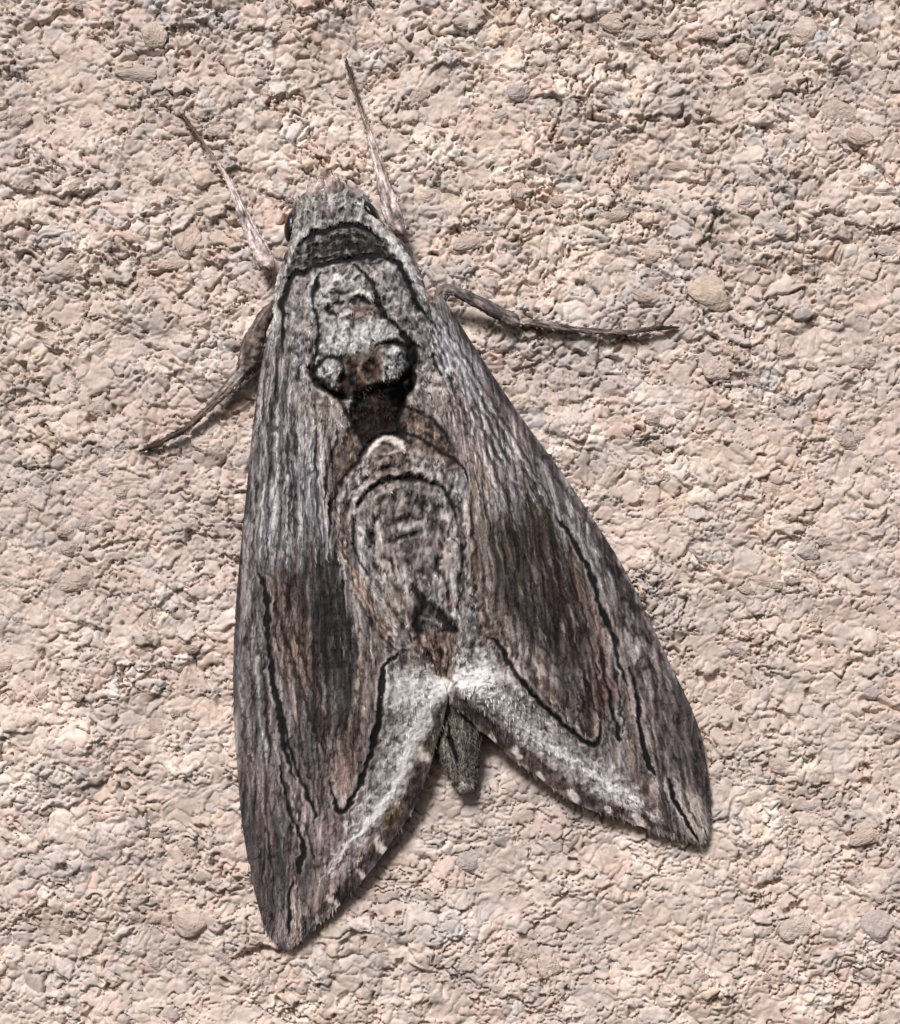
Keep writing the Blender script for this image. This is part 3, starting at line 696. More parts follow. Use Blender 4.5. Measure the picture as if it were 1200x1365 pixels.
# two scale tufts and the brown saddle between them
patch([(452, 480), (480, 470), (508, 468), (506, 505), (498, 530), (460, 528), (448, 508)], (84, 70, 64), .95, 6, nz=.3, ns=5)
stroke([(462, 484), (478, 492), (470, 510), (484, 520)], 5, (60, 42, 38), .8, -1.4, warp=1.6)
stroke([(494, 474), (490, 492), (498, 506)], 5, (68, 48, 42), .8, -1.4, warp=1.6)
stroke([(482, 480), (484, 505), (500, 515)], 4, (150, 124, 108), .8, 1.5, warp=1.6)
patch([(422, 500), (430, 482), (446, 480), (454, 498), (450, 518), (434, 514)], (176, 176, 176), .95, 4, nz=.35, ns=4, rel=10)
patch([(505, 488), (516, 468), (536, 464), (546, 478), (538, 498), (514, 506), (503, 500)], (166, 166, 164), .95, 4, nz=.35, ns=4, rel=11)
for (x, y) in ((432, 492), (444, 488), (440, 500), (428, 502), (446, 508), (512, 492), (520, 478), (528, 490), (536, 472), (540, 484), (518, 500), (530, 470), (436, 512)):
    stroke([(x - 3, y - 2), (x + 1, y + 1), (x + 2, y + 5)], 3.2, (40, 38, 40), .8, -1, warp=1.5)
for (x, y) in ((448, 492), (508, 482), (514, 474), (502, 496)):
    stroke([(x - 2, y - 4), (x + 1, y + 4)], 4.5, (134, 96, 80), .75, .5)
patch([(430, 504), (450, 504), (448, 520), (434, 514)], (112, 112, 112), .7, 5, nz=.3)
patch([(524, 476), (544, 474), (540, 492), (526, 496)], (104, 106, 108), .75, 4, nz=.5, ns=4)
stroke([(416, 498), (424, 486), (438, 477), (452, 479), (458, 490), (457, 506)], [7, 6, 5, 5, 4, 3], K, .95, -2)
stroke([(414, 490), (420, 504), (432, 518), (448, 526), (464, 532)], [8, 10, 10, 9, 7], K, .97, -4)
stroke([(500, 464), (514, 457), (530, 457), (544, 466), (550, 480), (546, 496), (532, 508), (510, 514), (494, 512)], [5, 6, 6, 6, 9, 9, 7, 6, 4], K, .97, -3.4)
stroke([(552, 484), (548, 505), (540, 525), (532, 552), (531, 580)], [9, 10, 9, 8, 6], K, .92, -2.5)
stroke([(536, 510), (524, 530), (520, 520)], 5, (24, 18, 18), .7, -1.5)
stroke([(466, 532), (486, 538), (476, 522)], 5, (24, 18, 18), .75, -1.5)
stroke([(498, 512), (500, 540), (506, 565)], 6, (96, 72, 64), .6, 1.5)
stroke([(430, 522), (452, 536), (466, 556), (480, 588)], [4, 5, 6, 5], (54, 44, 42), .85, -1.6)
stroke([(420, 514), (440, 530), (456, 552)], 6, (190, 176, 168), .55, 1.2, brk=.15)
stroke([(556, 470), (562, 484), (574, 490)], 4, (66, 54, 52), .7, -1, brk=.2)
stroke([(380, 440), (388, 500), (402, 540)], 5, (200, 196, 192), .4, brk=.3)

# ---- the coat of scales everywhere: fine light and dark ticks along the lie of the scales
lum = CAN.mean(-1)
wing_m = 1 - body_m
tk = fbm(AA / 3.2 + .5 * fle, RR / 65 + isR * 5, 801, 2)
rdg = np.abs(fbm(AA / 8, RR / 110 + isR * 13, 803, 2))
sq = np.abs(fbm((WXc + 3 * fle) / 8.5, (WYc + 3 * st3) / 10, 805, 2))
sqb = fbm((WXc + 4 * st3) / 5.5, (WYc + 4 * fle) / 7, 807, 2)
ab = sstep(0, 30, 95 - np.abs(PX - mid - 10)) * sstep(540, 580, PY) * sstep(900, 860, PY)
dl = np.minimum(seg_dist(PX, PY, [(570, 905), (545, 985), (512, 1060), (455, 1145)], 10)[0], seg_dist(PX, PY, [(620, 900), (680, 950), (760, 1020), (850, 1075)], 10)[0])
band = sstep(48, 22, dl)
keep = 1 - 0.75 * LM
sw = wing_m * (1 - .6 * ab) * (1 - .7 * band)
m2 = np.clip(body_m + 0.8 * ab + 0.55 * band, 0, 1)
CAN *= (1 + keep * sw * 0.25 * np.clip(tk * 1.6, -1, 1))[..., None]
CAN *= (1 - keep * sw * 0.36 * sstep(.085, .0, rdg))[..., None]
wsq = np.abs(fbm((WXc + 5 * fle) / 11, (WYc + 5 * st3) / 16, 811, 2))
CAN *= (1 - keep * wing_m * (1 - band) * 0.38 * sstep(.09, .0, wsq))[..., None]
CAN *= (1 - keep * m2 * 0.58 * sstep(.10, .0, sq) * sstep(-.6, .2, bl))[..., None]
CAN += (keep * m2 * 0.15 * np.clip(sqb * 2, -1, 1) * sstep(.08, .35, lum))[..., None]
REL += wing_m * (0.9 * tk - 0.8 * sstep(.07, .0, rdg)) + m2 * (1.2 * sqb - 1.4 * sstep(.10, .0, sq))
for pts, ww in (([(590, 912), (566, 955), (545, 1005), (530, 1046), (506, 1082), (478, 1112), (452, 1142), (430, 1172)], [16, 15, 11, 9, 8, 7, 5, 3]),
                ([(606, 908), (650, 928), (690, 960), (730, 993), (775, 1021), (815, 1048), (850, 1072), (880, 1092)], [15, 14, 10, 9, 9, 8, 6, 4])):
    stroke(pts, ww, (214, 210, 208), .72, .5, soft=.6, warp=2.2, brk=.22)
bq = np.abs(fbm((WXc + 4 * fle) / 9, WYc / 9, 821, 2))
CAN *= (1 - band * keep * .45 * sstep(.09, .0, bq))[..., None]
patch([(898, 1066), (926, 1050), (944, 1090), (936, 1122), (912, 1108)], (176, 166, 156), .6, 8, nz=.4)
stroke([(893, 1040), (897, 1064), (912, 1090), (932, 1122)], [3, 5, 4, 4], K, .92, -1)
# single scales and scale rows that stand out from the coat: fine ticks, straight on the wings, curly on body and bands
rs = np.random.default_rng(77)
def lie(x, y):
    md = 455 + (y - 330) * 0.235
    bx_, by_ = (520, 170) if x > md else (395, 150)
    return math.atan2(y - by_, x - bx_)
WL_POLY = [(352, 480), (425, 500), (440, 600), (450, 680), (475, 750), (520, 830), (545, 868), (510, 900), (505, 965), (470, 1070), (430, 1180), (390, 1235), (350, 1215), (320, 1060), (316, 900), (326, 700)]
WR_POLY = [(600, 430), (665, 530), (750, 650), (840, 790), (895, 910), (935, 1000), (942, 1080), (900, 1100), (860, 1040), (780, 990), (720, 940), (650, 850), (636, 760), (625, 650), (590, 540), (570, 470)]
BAND_L = [(515, 900), (550, 880), (590, 915), (575, 975), (540, 1050), (480, 1125), (440, 1170), (440, 1130), (480, 1050), (508, 970)]
BAND_R = [(606, 880), (645, 858), (690, 905), (760, 980), (850, 1050), (880, 1092), (790, 1058), (700, 1000), (640, 950), (606, 920)]
THOR = [(372, 360), (400, 365), (470, 350), (530, 352), (560, 410), (575, 470), (560, 540), (545, 500), (500, 470), (425, 470), (410, 530), (370, 470)]
ABD = [(490, 610), (545, 605), (600, 630), (625, 700), (625, 800), (600, 850), (545, 850), (490, 780), (455, 720), (450, 650)]
HEADP = [(392, 300), (400, 265), (430, 254), (475, 264), (490, 290), (455, 300)]
def ticks(poly, n, cols, ln, wd, al, curl, jit, rel):
    q = np.asarray(poly); k = 0
    while k < n:
        x = rs.uniform(q[:, 0].min(), q[:, 0].max()); y = rs.uniform(q[:, 1].min(), q[:, 1].max())
        if not inside(np.array([x]), np.array([y]), poly)[0]: continue
        k += 1
        if LM[int(y), int(x)] > .15: continue
        a = lie(x, y) + rs.normal(0, jit); L_ = rs.uniform(*ln) * .5; cu = rs.normal(0, curl)
        p0 = (x - math.cos(a - cu) * L_, y - math.sin(a - cu) * L_); p1 = (x + math.cos(a + cu) * L_, y + math.sin(a + cu) * L_)
        here = CAN[int(y), int(x)]
        c = np.array(cols[int(rs.integers(len(cols)))], float)
        c = c * .6 + here * 255 * (.4 if c.mean() > 128 else .25)
        stroke([p0, (x, y), p1], rs.uniform(*wd), c, al * rs.uniform(.6, 1), rel if c.mean() > here.mean() * 255 else -rel, pad=9, warp=.6, soft=.5)
LT = [(206, 200, 198), (190, 182, 178), (214, 210, 208)]; DK = [(30, 26, 27), (44, 37, 37), (38, 34, 36)]
for poly in (WL_POLY, WR_POLY):
    ticks(poly, 120, DK, (14, 46), (1.4, 2.4), .6, .06, .05, .8)
    ticks(poly, 130, LT, (10, 30), (1.4, 2.4), .5, .06, .05, .8)
for poly in (BAND_L, BAND_R):
    ticks(poly, 90, [(96, 88, 88), (70, 62, 62), (128, 118, 116)], (5, 13), (1.8, 3.4), .7, .5, .9, .8)
    ticks(poly, 150, [(226, 223, 221), (206, 201, 199)], (5, 14), (2, 3.8), .75, .5, .9, .8)
ticks(THOR, 170, DK, (5, 13), (1.5, 2.4), .6, .45, .5, 1)
ticks(THOR, 220, LT, (5, 14), (1.6, 3.0), .7, .4, .45, 1)
ticks(ABD, 170, DK, (6, 20), (1.6, 2.8), .7, .35, .4, 1)
ticks(ABD, 170, LT, (6, 20), (1.6, 3.0), .65, .35, .4, 1)
ticks(HEADP, 60, DK, (6, 16), (1.5, 2.6), .65, .3, .35, 1)
ticks(HEADP, 70, LT, (6, 16), (1.5, 2.8), .6, .3, .35, 1)
for (pts, wd, al, soft, taper, warp) in list(KLINES):
    if np.asarray(pts)[:, 1].min() > 640:
        for dx_, c_, a_ in ((-6, (176, 168, 165), .5), (6.5, (168, 160, 157), .42), (12, (48, 42, 43), .4)):
            stroke([(p[0] + dx_, p[1] - 2) for p in pts], 3, c_, a_, .6, brk=.3, warp=1.4)
for (pts, wd, al, soft, taper, warp) in list(KLINES): stroke(pts, wd, (20, 17, 19), al * .95, 0, soft, taper, warp)
CAN = CAN * .92; gl = CAN.mean(-1, keepdims=True)
CAN = gl + (CAN - gl) * .74
CAN = CAN + (CAN - .41) * .40
CAN = CAN * np.array([1.0, 1.0, 1.0])
REL *= 1.5
CAN = np.where(CAN > .78, .78 + (CAN - .78) * .4, CAN)
CAN = np.clip(CAN, 0.035, 0.9)

# ------------------------------------------------------------------ the moth
moth = bpy.data.objects.new('hawk_moth', None); COL.objects.link(moth)
moth.empty_display_size = 0.01
moth.location = (0, 0, 0)
moth['label'] = 'grey and brown patterned hawk moth resting head-up on the rough beige wall'
moth['category'] = 'moth'

# body: one lofted skin for head, thorax and abdomen.  x, y, half width, top height
BODY = [(436, 247, 1, 34), (438, 250, 22, 44), (439, 258, 40, 54), (441, 270, 50, 62), (443, 288, 57, 70), (448, 310, 64, 80), (452, 330, 76, 90), (457, 352, 90, 100),
        (464, 385, 100, 110), (470, 425, 105, 116), (480, 470, 103, 118), (491, 520, 104, 110), (504, 565, 106, 94), (516, 600, 112, 90), (530, 650, 116, 90), (552, 730, 108, 84),
        (574, 815, 84, 74), (591, 885, 54, 58), (604, 945, 36, 46), (609, 985, 32, 41), (615, 1018, 24, 34), (619, 1040, 15, 28), (621, 1053, 10, 24), (622, 1058, 1, 20)]
NB = 560; NA = 280
bc = crom(BODY, NB)
cen = bc[:, :2]; hw_ = np.maximum(bc[:, 2], .5); top = bc[:, 3]
tan = np.gradient(cen, axis=0); tan /= np.linalg.norm(tan, axis=1)[:, None]
nor = np.stack([-tan[:, 1], tan[:, 0]], 1)         # to the image left for a downward tangent
nor *= -np.sign((nor[:, :1]))                       # always towards +x
nor = -nor * np.sign(-nor[:, :1]) if False else np.where(nor[:, :1] < 0, -nor, nor)
cz = 0.42 * top; bh = top - cz
fade = np.minimum(1, hw_ / 12.0)
bh = bh * fade + 0.5
th = np.linspace(0, 2 * np.pi, NA, endpoint=False)
ct, sn = np.cos(th), np.sin(th)
se = np.sign(sn) * np.abs(sn) ** 0.85
bx = cen[:, :1] + nor[:, :1] * hw_[:, None] * ct; by = cen[:, 1:] + nor[:, 1:] * hw_[:, None] * ct
lowr = np.where(se < 0, 0.62, 1.0)
bz = cz[:, None] + bh[:, None] * se * lowr
upm = np.clip(se * 1.6, 0, 1)
bz = bz + sample(REL, bx, by) * upm * fade[:, None]
# rounded shoulders of the shield
bz = bz + upm * 5 * np.exp(-(((bx - 470) / 34) ** 2 + ((by - 395) / 36) ** 2))
bcol = sample(CAN, bx, by)
und = np.clip(-se * 1.5, 0, 1)[..., None]
bcol = bcol * (1 - und) + C3((126, 112, 106)) * und
bv = P(bx.ravel(), by.ravel(), bz.ravel())
bf = grid_faces(NB, NA, wrap=True)
body = link_mesh('body', bv, bf, M_MOTH, moth, lin(bcol.reshape(-1, 3)))

def body_h(px, py):
    """height of the body skin (no relief) over the wall, or 0 beside it"""
    i = np.clip(np.interp(py, cen[:, 1], np.arange(NB)), 0, NB - 1)
    ii = i.astype(int)
    d = (px - cen[ii, 0]) * nor[ii, 0] + (py - cen[ii, 1]) * nor[ii, 1]
    q = np.clip(1 - (d / hw_[ii]) ** 2, 0, 1)
    return np.where(q > 0, cz[ii] + bh[ii] * q ** 0.43, 0)

WINGL = [((372, 395, 52), (425, 440, 70)), ((350, 480, 34), (430, 515, 78)), ((337, 570, 20), (440, 590, 76)), ((328, 660, 14), (446, 660, 70)),
         ((319, 750, 11), (468, 735, 66)), ((313, 830, 10), (512, 815, 66)), ((311, 900, 10), (562, 880, 68)), ((312, 955, 10), (596, 922, 66)),
         ((316, 1020, 10), (583, 990, 41)), ((322, 1090, 10), (553, 1075, 23)), ((333, 1160, 10), (506, 1145, 17)), ((345, 1210, 10), (456, 1203, 16)),
         ((355, 1240, 10), (414, 1239, 11)), ((369, 1252, 10), (394, 1254, 10)), ((382, 1258, 10), (385, 1258, 10))]
WINGR = [((588, 392, 52), (545, 430, 70)), ((628, 455, 36), (566, 505, 78)), ((665, 512, 22), (594, 570, 76)), ((705, 570, 15), (618, 630, 70)),
         ((748, 628, 12), (632, 700, 66)), ((793, 695, 11), (638, 760, 66)), ((836, 765, 10), (630, 830, 68)), ((870, 835, 10), (608, 893, 72)),
         ((896, 890, 10), (598, 930, 70)), ((920, 940, 10), (640, 972, 41)), ((936, 985, 10), (700, 1025, 25)), ((944, 1035, 10), (770, 1071, 18)),
         ((947, 1072, 10), (845, 1098, 16)), ((945, 1099, 10), (898, 1115, 13)), ((940, 1113, 10), (922, 1119, 11)), ((936, 1119, 10), (933, 1120, 10))]

def build_wing(pairs, label):
    NU, NV = 560, 200
    A = crom([p[0] for p in pairs], NU); B = crom([p[1] for p in pairs], NU)
    t = np.linspace(0, 1, NV)[None, :]
    x = A[:, :1] * (1 - t) + B[:, :1] * t; y = A[:, 1:2] * (1 - t) + B[:, 1:2] * t
    edge_w = np.clip(np.minimum(t, 1 - t) * 12, 0, 1)
    wob = 3.2 * fbm(np.linspace(0, 60, NU)[:, None] + 0 * t, 3.3 + 0 * t, 601, 2) * (1 - np.clip((1 - t) * 8, 0, 1))
    y = y + wob
    nin = int(NU * 0.47)
    bhm = body_h(B[:, 0], B[:, 1]) + 2.0
    kk = np.clip((np.arange(NU) - NU * .06) / (NU * .05), 0, 1) * np.clip((nin + 25 - np.arange(NU)) / 30.0, 0, 1)
    B[:, 2] = B[:, 2] * (1 - kk) + bhm * kk
    f = 1 - (1 - t) ** 1.7
    z = A[:, 2:] + (B[:, 2:] - A[:, 2:]) * f
    bulge = 9 * np.sin(np.pi * np.clip(t * 1.0, 0, 1)) * np.sin(np.pi * np.linspace(0, 1, NU))[:, None] ** .6
    z = z + bulge
    # drape over the body except at the root that tucks under the shoulder
    hb = body_h(x, y) + 1.5
    k = np.clip((np.linspace(0, len(pairs) - 1, NU)[:, None] - 0.8) / 0.8, 0, 1)
    zz = np.maximum(z, hb) ; zz = zz + 1.0 * np.exp(-np.abs(z - hb) / 6)
    z = np.where(hb > 3.5, z * (1 - k) + zz * k, z)
    z = z + sample(REL, x, y) * np.clip(edge_w * 1.2, 0, 1)
    # rolled leading edge
    z = z - 5 * np.exp(-t / 0.02) * (A[:, 2:] < 15)
    topv = P(x.ravel(), y.ravel(), z.ravel()); col = lin(sample(CAN, x, y).reshape(-1, 3))
    faces = [grid_faces(NU, NV)]
    # rim and coarse underside 3 u below
    iu = np.unique(np.append(np.arange(0, NU, 7), NU - 1)); iv = np.unique(np.append(np.arange(0, NV, 5), NV - 1))
    zb = z - 3.2
    rim = np.concatenate([np.arange(NV), np.arange(1, NU) * NV + NV - 1, (NU - 1) * NV + np.arange(NV - 2, -1, -1), np.arange(NU - 2, 0, -1) * NV])
    rv = P(x.ravel()[rim], y.ravel()[rim], zb.ravel()[rim])
    n0 = len(topv); m = len(rim); a = np.arange(m); b = (a + 1) % m
    faces.append(np.stack([rim[a], n0 + a, n0 + b, rim[b]], -1))
    n1 = n0 + m
    gu, gv = np.ix_(iu, iv)
    uv = P(x[gu, gv].ravel(), y[gu, gv].ravel(), zb[gu, gv].ravel() - 1.2)
    faces.append(grid_faces(len(iu), len(iv), flip=True) + n1)
    V = np.vstack([topv, rv, uv])
    Cc = np.vstack([col, col[rim] * .9, np.repeat(lin(C3((120, 104, 98)))[None], len(uv), 0)])
    Fc = np.vstack(faces)
    # orientation: top normals must face the camera (-y)
    p0, p1, p2 = V[Fc[5000, 0]], V[Fc[5000, 1]], V[Fc[5000, 2]]
    if np.cross(p1 - p0, p2 - p0)[1] > 0: Fc = Fc[:, ::-1]
    o = link_mesh('forewing', V, Fc, M_MOTH, moth, Cc)
    o['label'] = label
    return o, x, y, z

wl, xl, yl, zl = build_wing(WINGL, 'grey streaked forewing reaching lower on the wall, pale band on its rear edge')
wr, xr, yr, zr = build_wing(WINGR, 'grey streaked forewing spread to the other side, olive brown patch at its middle')

# overlapping loose scales: tiny tapered blades that catch the light
def blades(name, parent, bx_, by_, bz_, dirx, diry, ln, wdt, lift, cols):
    n = len(bx_)
    ex, ey = -diry, dirx
    ax, ay = bx_ + ex * wdt * .5, by_ + ey * wdt * .5
    cx_, cy_ = bx_ - ex * wdt * .5, by_ - ey * wdt * .5
    mx_, my_ = bx_ + dirx * ln * .6, by_ + diry * ln * .6
    tx_, ty_ = bx_ + dirx * ln, by_ + diry * ln
    zm = bz_ + lift * .75; zt = bz_ + lift
    V = np.stack([P(ax, ay, bz_), P(cx_, cy_, bz_), P(mx_ - ex * wdt * .42, my_ - ey * wdt * .42, zm), P(tx_, ty_, zt), P(mx_ + ex * wdt * .42, my_ + ey * wdt * .42, zm)], 1).reshape(-1, 3)
    i = np.arange(n)[:, None] * 5
    q = np.concatenate([i + np.array([[0, 1, 2, 4]])], 0); t3 = i + np.array([[4, 2, 3, 3]])
    # triangles as a second list: build with mixed sizes through quads + tris
    me_f = [tuple(r) for r in q.tolist()] + [tuple(r[:3]) for r in t3.tolist()]
    me = bpy.data.meshes.new(name); me.from_pydata(V.tolist(), [], me_f); me.update()
    at = me.color_attributes.new('pigment', 'FLOAT_COLOR', 'POINT')
    c4 = np.ones((n * 5, 4), np.float32); c4[:, :3] = np.repeat(lin(np.clip(cols, .01, .98)), 5, 0)
    at.data.foreach_set('color', c4.ravel())
    me.materials.append(M_HAIR)
    o = bpy.data.objects.new(name, me); COL.objects.link(o); o.parent = parent; o['kind'] = 'stuff'
    return o

def flow(px, py):
    """unit direction in which the scales lie: back from the head, fanning out"""
    md = 455 + (py - 330) * 0.235
    r = px > md
    bx_ = np.where(r, 520, 395); by_ = np.where(r, 170, 150)
    dx, dy = px - bx_, py - by_
    inb = np.exp(-((px - md) / 90) ** 2) * (py < 560)
    dx = dx * (1 - inb) + inb * (0.25 * dy + (px - md) * 0.6); n = np.hypot(dx, dy) + 1e-6
    return dx / n, dy / n

def scatter_blades(name, parent, x, y, z, n, ln, wd, lift, jit, mask=None, seed=1):
    r = np.random.default_rng(seed)
    idx = r.integers(0, x.size, n * 4)
    if mask is not None: idx = idx[mask.ravel()[idx]]
    idx = idx[LM[np.clip(y.ravel()[idx].astype(int), 0, H_ - 1), np.clip(x.ravel()[idx].astype(int), 0, W_ - 1)] < .25]
    idx = idx[:n]
    a, b, c = x.ravel()[idx], y.ravel()[idx], z.ravel()[idx]
    dx, dy = flow(a, b)
    j = r.normal(0, jit, len(idx)); dx, dy = dx * np.cos(j) - dy * np.sin(j), dx * np.sin(j) + dy * np.cos(j)
    L = r.uniform(ln[0], ln[1], len(idx)); Wd = r.uniform(wd[0], wd[1], len(idx)); lf = r.uniform(lift[0], lift[1], len(idx))
    # follow the surface under the tip so that a blade neither floats nor sinks
    col = sample(CAN, a + dx * L * .5, b + dy * L * .5) * r.uniform(.72, 1.2, len(idx))[:, None]
    return a, b, c, dx, dy, L, Wd, lf, col

bm_ = (se[None, :] > 0.15) & (bz > 0) & (by < 1052) & (hw_[:, None] > 8)
d = scatter_blades('fur', body, bx, by, bz, 9000, (4, 8), (0.9, 1.7), (0.2, 1.6), .35, bm_, 3)
blades('fur', body, *d)
d = scatter_blades('scale_coat', wl, xl, yl, zl, 5000, (4, 10), (0.9, 1.6), (.1, .8), .12, None, 4)
blades('scale_coat', wl, *d)
d = scatter_blades('scale_coat', wr, xr, yr, zr, 5000, (4, 10), (0.9, 1.6), (.1, .8), .12, None, 5)
blades('scale_coat', wr, *d)

# fringe of hair scales along each rear margin
def fringe(parent, x, y, z, u0, sx, seed):
    r = np.random.default_rng(seed)
    i = r.integers(int(x.shape[0] * u0), int(x.shape[0] * .985), 1500)
    a, b, c = x[i, -1], y[i, -1], z[i, -1]
    tx_, ty_ = x[np.minimum(i + 3, x.shape[0] - 1), -1] - x[i - 3, -1], y[np.minimum(i + 3, x.shape[0] - 1), -1] - y[i - 3, -1]
    n = np.hypot(tx_, ty_) + 1e-6; nx, ny = ty_ / n * sx, -tx_ / n * sx
    j = r.normal(0, .25, len(i)); nx, ny = nx * np.cos(j) - ny * np.sin(j), nx * np.sin(j) + ny * np.cos(j)
    col = sample(CAN, a - nx * 3, b - ny * 3) * r.uniform(.6, 1.1, len(i))[:, None]
    blades('fringe', parent, a - nx * 3, b - ny * 3, c - .5, nx, ny, r.uniform(2.6, 3.8, len(i)), r.uniform(1.0, 1.8, len(i)), r.uniform(-1.5, -.5, len(i)), col)
fringe(wl, xl, yl, zl, .5, 1, 8)
fringe(wr, xr, yr, zr, .54, -1, 9)

# ------------------------------------------------------------------ tubes: antennae, legs, palps
def tube(name, pts, mat, colf, parent, ns=24, n=150, rough=0.08, seed=0, flat=1.0, bris=0):
    """pts rows: x, y, height, half width"""
    c = crom(pts, n); c[:, 3] = np.maximum(c[:, 3], .15)
    tg = np.gradient(c[:, :3], axis=0); tg /= np.linalg.norm(tg, axis=1)[:, None]
    up = np.array([0, 0, 1.0]); sd = np.cross(tg, up); sd /= np.linalg.norm(sd, axis=1)[:, None] + 1e-9
    up2 = np.cross(sd, tg)
    a = np.linspace(0, 2 * np.pi, ns, endpoint=False)
    lt = np.concatenate([[0], np.cumsum(np.linalg.norm(np.diff(c[:, :3], axis=0), axis=1))])[:, None]
    nz = 1 + rough * vn(lt / 7 + 0 * a, np.cos(a)[None] * 2.5 + np.sin(a)[None] * 1.3 + 0 * lt, 700 + seed) + rough * .8 * vn(lt / 3 + 0 * a, np.cos(a)[None] * 4 + np.sin(a)[None] * 3 + 0 * lt, 720 + seed)
    rr = (c[:, 3:4] * nz)
    p = c[:, None, :3] + sd[:, None] * (rr * np.cos(a))[..., None] + up2[:, None] * (rr * np.sin(a) * flat)[..., None]
    v = P(p[..., 0].ravel(), p[..., 1].ravel(), p[..., 2].ravel())
    f = grid_faces(n, ns, wrap=True)
    e0 = len(v); ends = np.stack([c[0, :3], c[-1, :3]])
    v = np.vstack([v, P(ends[:, 0], ends[:, 1], ends[:, 2])])
    k = np.arange(ns); k2 = (k + 1) % ns
    f = np.vstack([f, np.stack([k2, k, np.full(ns, e0), np.full(ns, e0)], -1)[:, [0, 1, 2, 2]]]) if False else f
    tt = np.linspace(0, 1, n)
    col = colf(np.repeat(tt, ns)) * (1 + .55 * vn(lt / 14 + 0 * a, np.cos(a)[None] * 5 + np.sin(a)[None] * 4 + 0 * lt, 740 + seed) + .25 * vn(lt / 4 + 0 * a, np.cos(a)[None] * 6 + 0 * lt, 741 + seed)).reshape(-1, 1); col = np.vstack([col, col[:1], col[-1:]])
    o = link_mesh(name, v[:e0], f, mat, parent, lin(col[:e0]))
    if bris:
        r = np.random.default_rng(40 + seed)
        q = r.integers(0, n * ns, bris); pf = p.reshape(-1, 3)[q]; tq = np.repeat(tg, ns, 0)[q]
        ou = pf - np.repeat(c[:, :3], ns, 0)[q]; ou /= np.linalg.norm(ou, axis=1)[:, None] + 1e-6
        dd = tq[:, :2] + .45 * ou[:, :2]; dd /= np.linalg.norm(dd, axis=1)[:, None] + 1e-6
        blades('hair', o, pf[:, 0], pf[:, 1], pf[:, 2], dd[:, 0], dd[:, 1], r.uniform(2.5, 5, bris), r.uniform(.8, 1.5, bris), r.uniform(-.5, .8, bris), np.clip(col[q] * r.uniform(.6, 1.4, bris)[:, None], 0.02, .9))
    return o

def ramp(stops, seed=0):
    ts = [s[0] for s in stops]; cs = np.array([s[1] for s in stops], float) / 255
    def g(t):
        c = np.stack([np.interp(t, ts, cs[:, k]) for k in range(3)], -1)
        r = np.random.default_rng(seed)
        return np.clip(c * r.uniform(.9, 1.08, len(t))[:, None], 0.01, 1)
    return g

ANT_C = ramp([(0, (96, 74, 68)), (.06, (150, 132, 130)), (.15, (180, 163, 162)), (.55, (182, 166, 161)), (.66, (150, 132, 122)), (.75, (112, 95, 87)), (.9, (80, 66, 60)), (1, (60, 50, 46))], 2)
tube('antenna', [(362, 362, 26, .5), (360, 356, 26, 7), (353, 344, 25, 12), (343, 325, 23, 11), (331, 300, 20, 9), (320, 275, 17, 6.5), (308, 248, 14, 4), (296, 226, 11, 3), (280, 204, 9, 2.6), (262, 178, 9, 2.6), (250, 164, 8, 3), (243, 152, 8, 1.2)], M_LIMB, ANT_C, moth, seed=1, rough=.07, bris=300)
tube('antenna', [(538, 316, 34, .5), (535, 308, 34, 7), (527, 294, 33, 12.5), (519, 272, 31, 11.5), (511, 244, 27, 9), (503, 214, 22, 6.5), (495, 186, 17, 4.5), (488, 165, 14, 3), (480, 142, 11, 2.6), (472, 116, 10, 2.6), (467, 98, 9, 2.6), (461, 80, 9, 1.2)], M_LIMB, ANT_C, moth, seed=2, rough=.07, bris=300)
LEG_C = ramp([(0, (84, 72, 68)), (.2, (104, 92, 87)), (.35, (136, 128, 123)), (.45, (112, 98, 90)), (.6, (94, 81, 75)), (.75, (58, 47, 43)), (.85, (80, 67, 61)), (1, (34, 26, 24))], 3)
tube('leg', [(368, 402, 34, 4), (356, 418, 34, 9), (347, 434, 33, 11), (338, 456, 30, 14), (331, 476, 27, 13.5), (328, 488, 25, 12), (323, 496, 23, 9.5), (312, 508, 20, 9), (298, 523, 17, 7.2), (284, 538, 15, 5.4), (276, 546, 14, 4.2), (270, 551, 14, 4.6), (258, 563, 12, 4.4), (248, 571, 11, 3.2), (242, 575, 11, 4), (230, 581, 10, 4), (220, 586, 9, 3), (214, 590, 9, 3.8), (200, 596, 8, 3.4), (186, 602, 6, 1)], M_LIMB, LEG_C, moth, n=240, seed=3, rough=.09, bris=260)
LEG_C2 = ramp([(0, (104, 96, 95)), (.12, (120, 112, 109)), (.3, (104, 94, 93)), (.42, (134, 124, 118)), (.52, (100, 88, 85)), (.65, (112, 98, 94)), (.75, (132, 122, 118)), (.85, (80, 67, 62)), (1, (34, 27, 25))], 4)
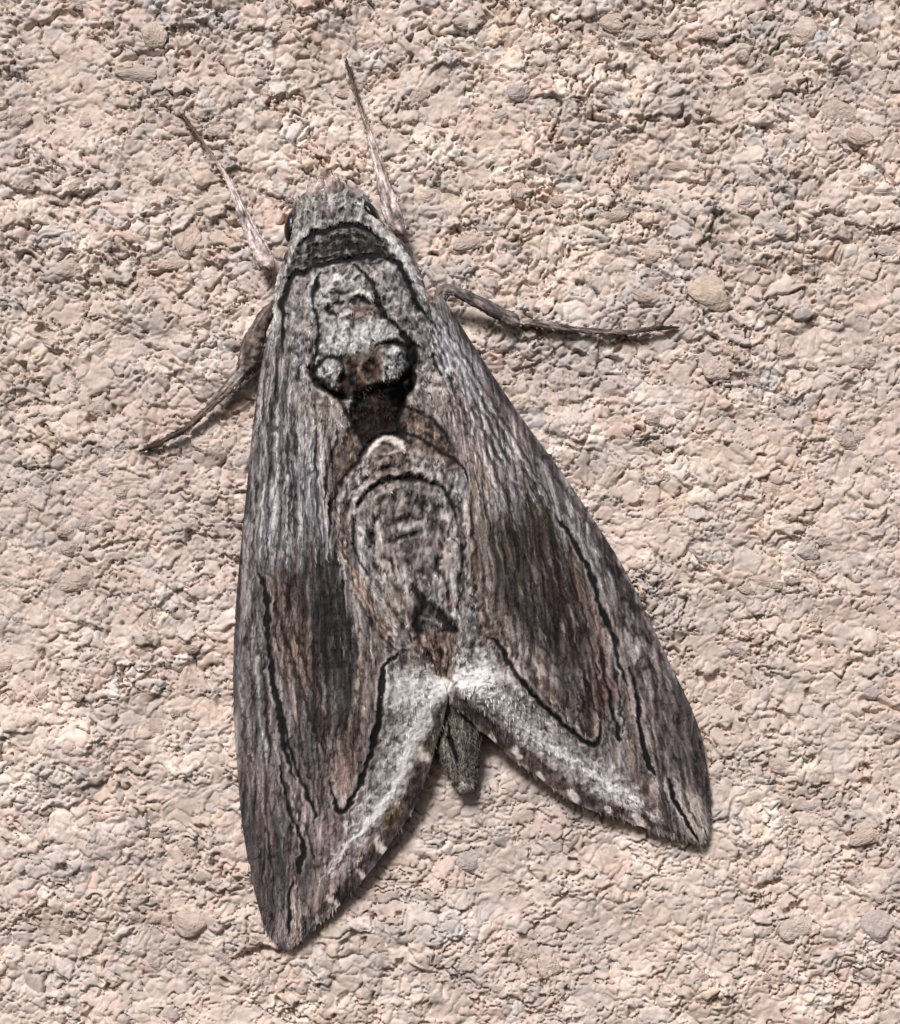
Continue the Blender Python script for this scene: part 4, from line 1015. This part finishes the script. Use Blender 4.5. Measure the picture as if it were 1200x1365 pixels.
rl = tube('leg', [(582, 432, 36, 4), (583, 414, 38, 8), (586, 398, 39, 8.5), (590, 388, 39, 8), (598, 385, 38, 7), (610, 389, 36, 7), (628, 398, 33, 8), (648, 408, 30, 9), (668, 419, 26, 9.5), (684, 427, 23, 9.5), (692, 430, 21, 5), (700, 429, 20, 4.6), (722, 432, 18, 5.4), (748, 437, 16, 5.6), (768, 440, 14, 3.6), (776, 440, 14, 3.2), (786, 441, 13, 4.2), (806, 442, 12, 3.4), (814, 442, 12, 2.4), (820, 442, 11, 3.4), (838, 443, 11, 3.2), (850, 441, 10, 2.6), (856, 440, 10, 3.4), (874, 438, 9, 2.8), (890, 437, 8, 2.6), (904, 436, 6, .8)], M_LIMB, LEG_C2, moth, n=280, seed=4, rough=.09, bris=260)
SP = ramp([(0, (120, 108, 102)), (1, (60, 48, 44))], 5)
tube('spur', [(688, 430, 22, 3), (692, 438, 20, 2.6), (690, 448, 16, .6)], M_LIMB, SP, rl, ns=8, n=16)
tube('spur', [(812, 440, 12, 1.8), (819, 432, 12, 1.5), (828, 424, 11, .4)], M_LIMB, SP, rl, ns=8, n=16)
# palps at the front of the face
PAL_C = ramp([(0, (140, 128, 124)), (.5, (170, 152, 147)), (1, (150, 134, 130))], 6)
tube('palp', [(420, 266, 44, 8), (421, 256, 42, 13), (426, 249, 38, 12), (430, 243, 34, 8), (433, 239, 32, .5)], M_LIMB, PAL_C, moth, n=60, rough=.04, seed=6, bris=260)
tube('palp', [(446, 266, 44, 8), (445, 254, 43, 14), (444, 246, 39, 13), (443, 239, 34, 9), (442, 235, 31, .5)], M_LIMB, PAL_C, moth, n=60, rough=.04, seed=7, bris=260)

# compound eyes
def eye(px, py, h, rx, ry, rz, rot):
    import bmesh
    bm = bmesh.new(); bmesh.ops.create_uvsphere(bm, u_segments=28, v_segments=18, radius=1)
    c, s = math.cos(rot), math.sin(rot)
    for v in bm.verts:
        x, y, z = v.co.x * rx, v.co.y * ry, v.co.z * rz
        X_, Y_ = x * c - y * s, x * s + y * c
        v.co = Vector(P(np.array(px + X_), np.array(py + Y_), np.array(h + z)).tolist())
    for f in bm.faces: f.smooth = True
    bmesh.ops.recalc_face_normals(bm, faces=bm.faces)
    me = bpy.data.meshes.new('eye'); bm.to_mesh(me); bm.free(); me.materials.append(M_EYE)
    o = bpy.data.objects.new('eye', me); COL.objects.link(o); o.parent = moth
eye(388, 303, 34, 9, 21, 14, 0.1)
eye(494, 283, 44, 8.5, 18, 15, -0.6)
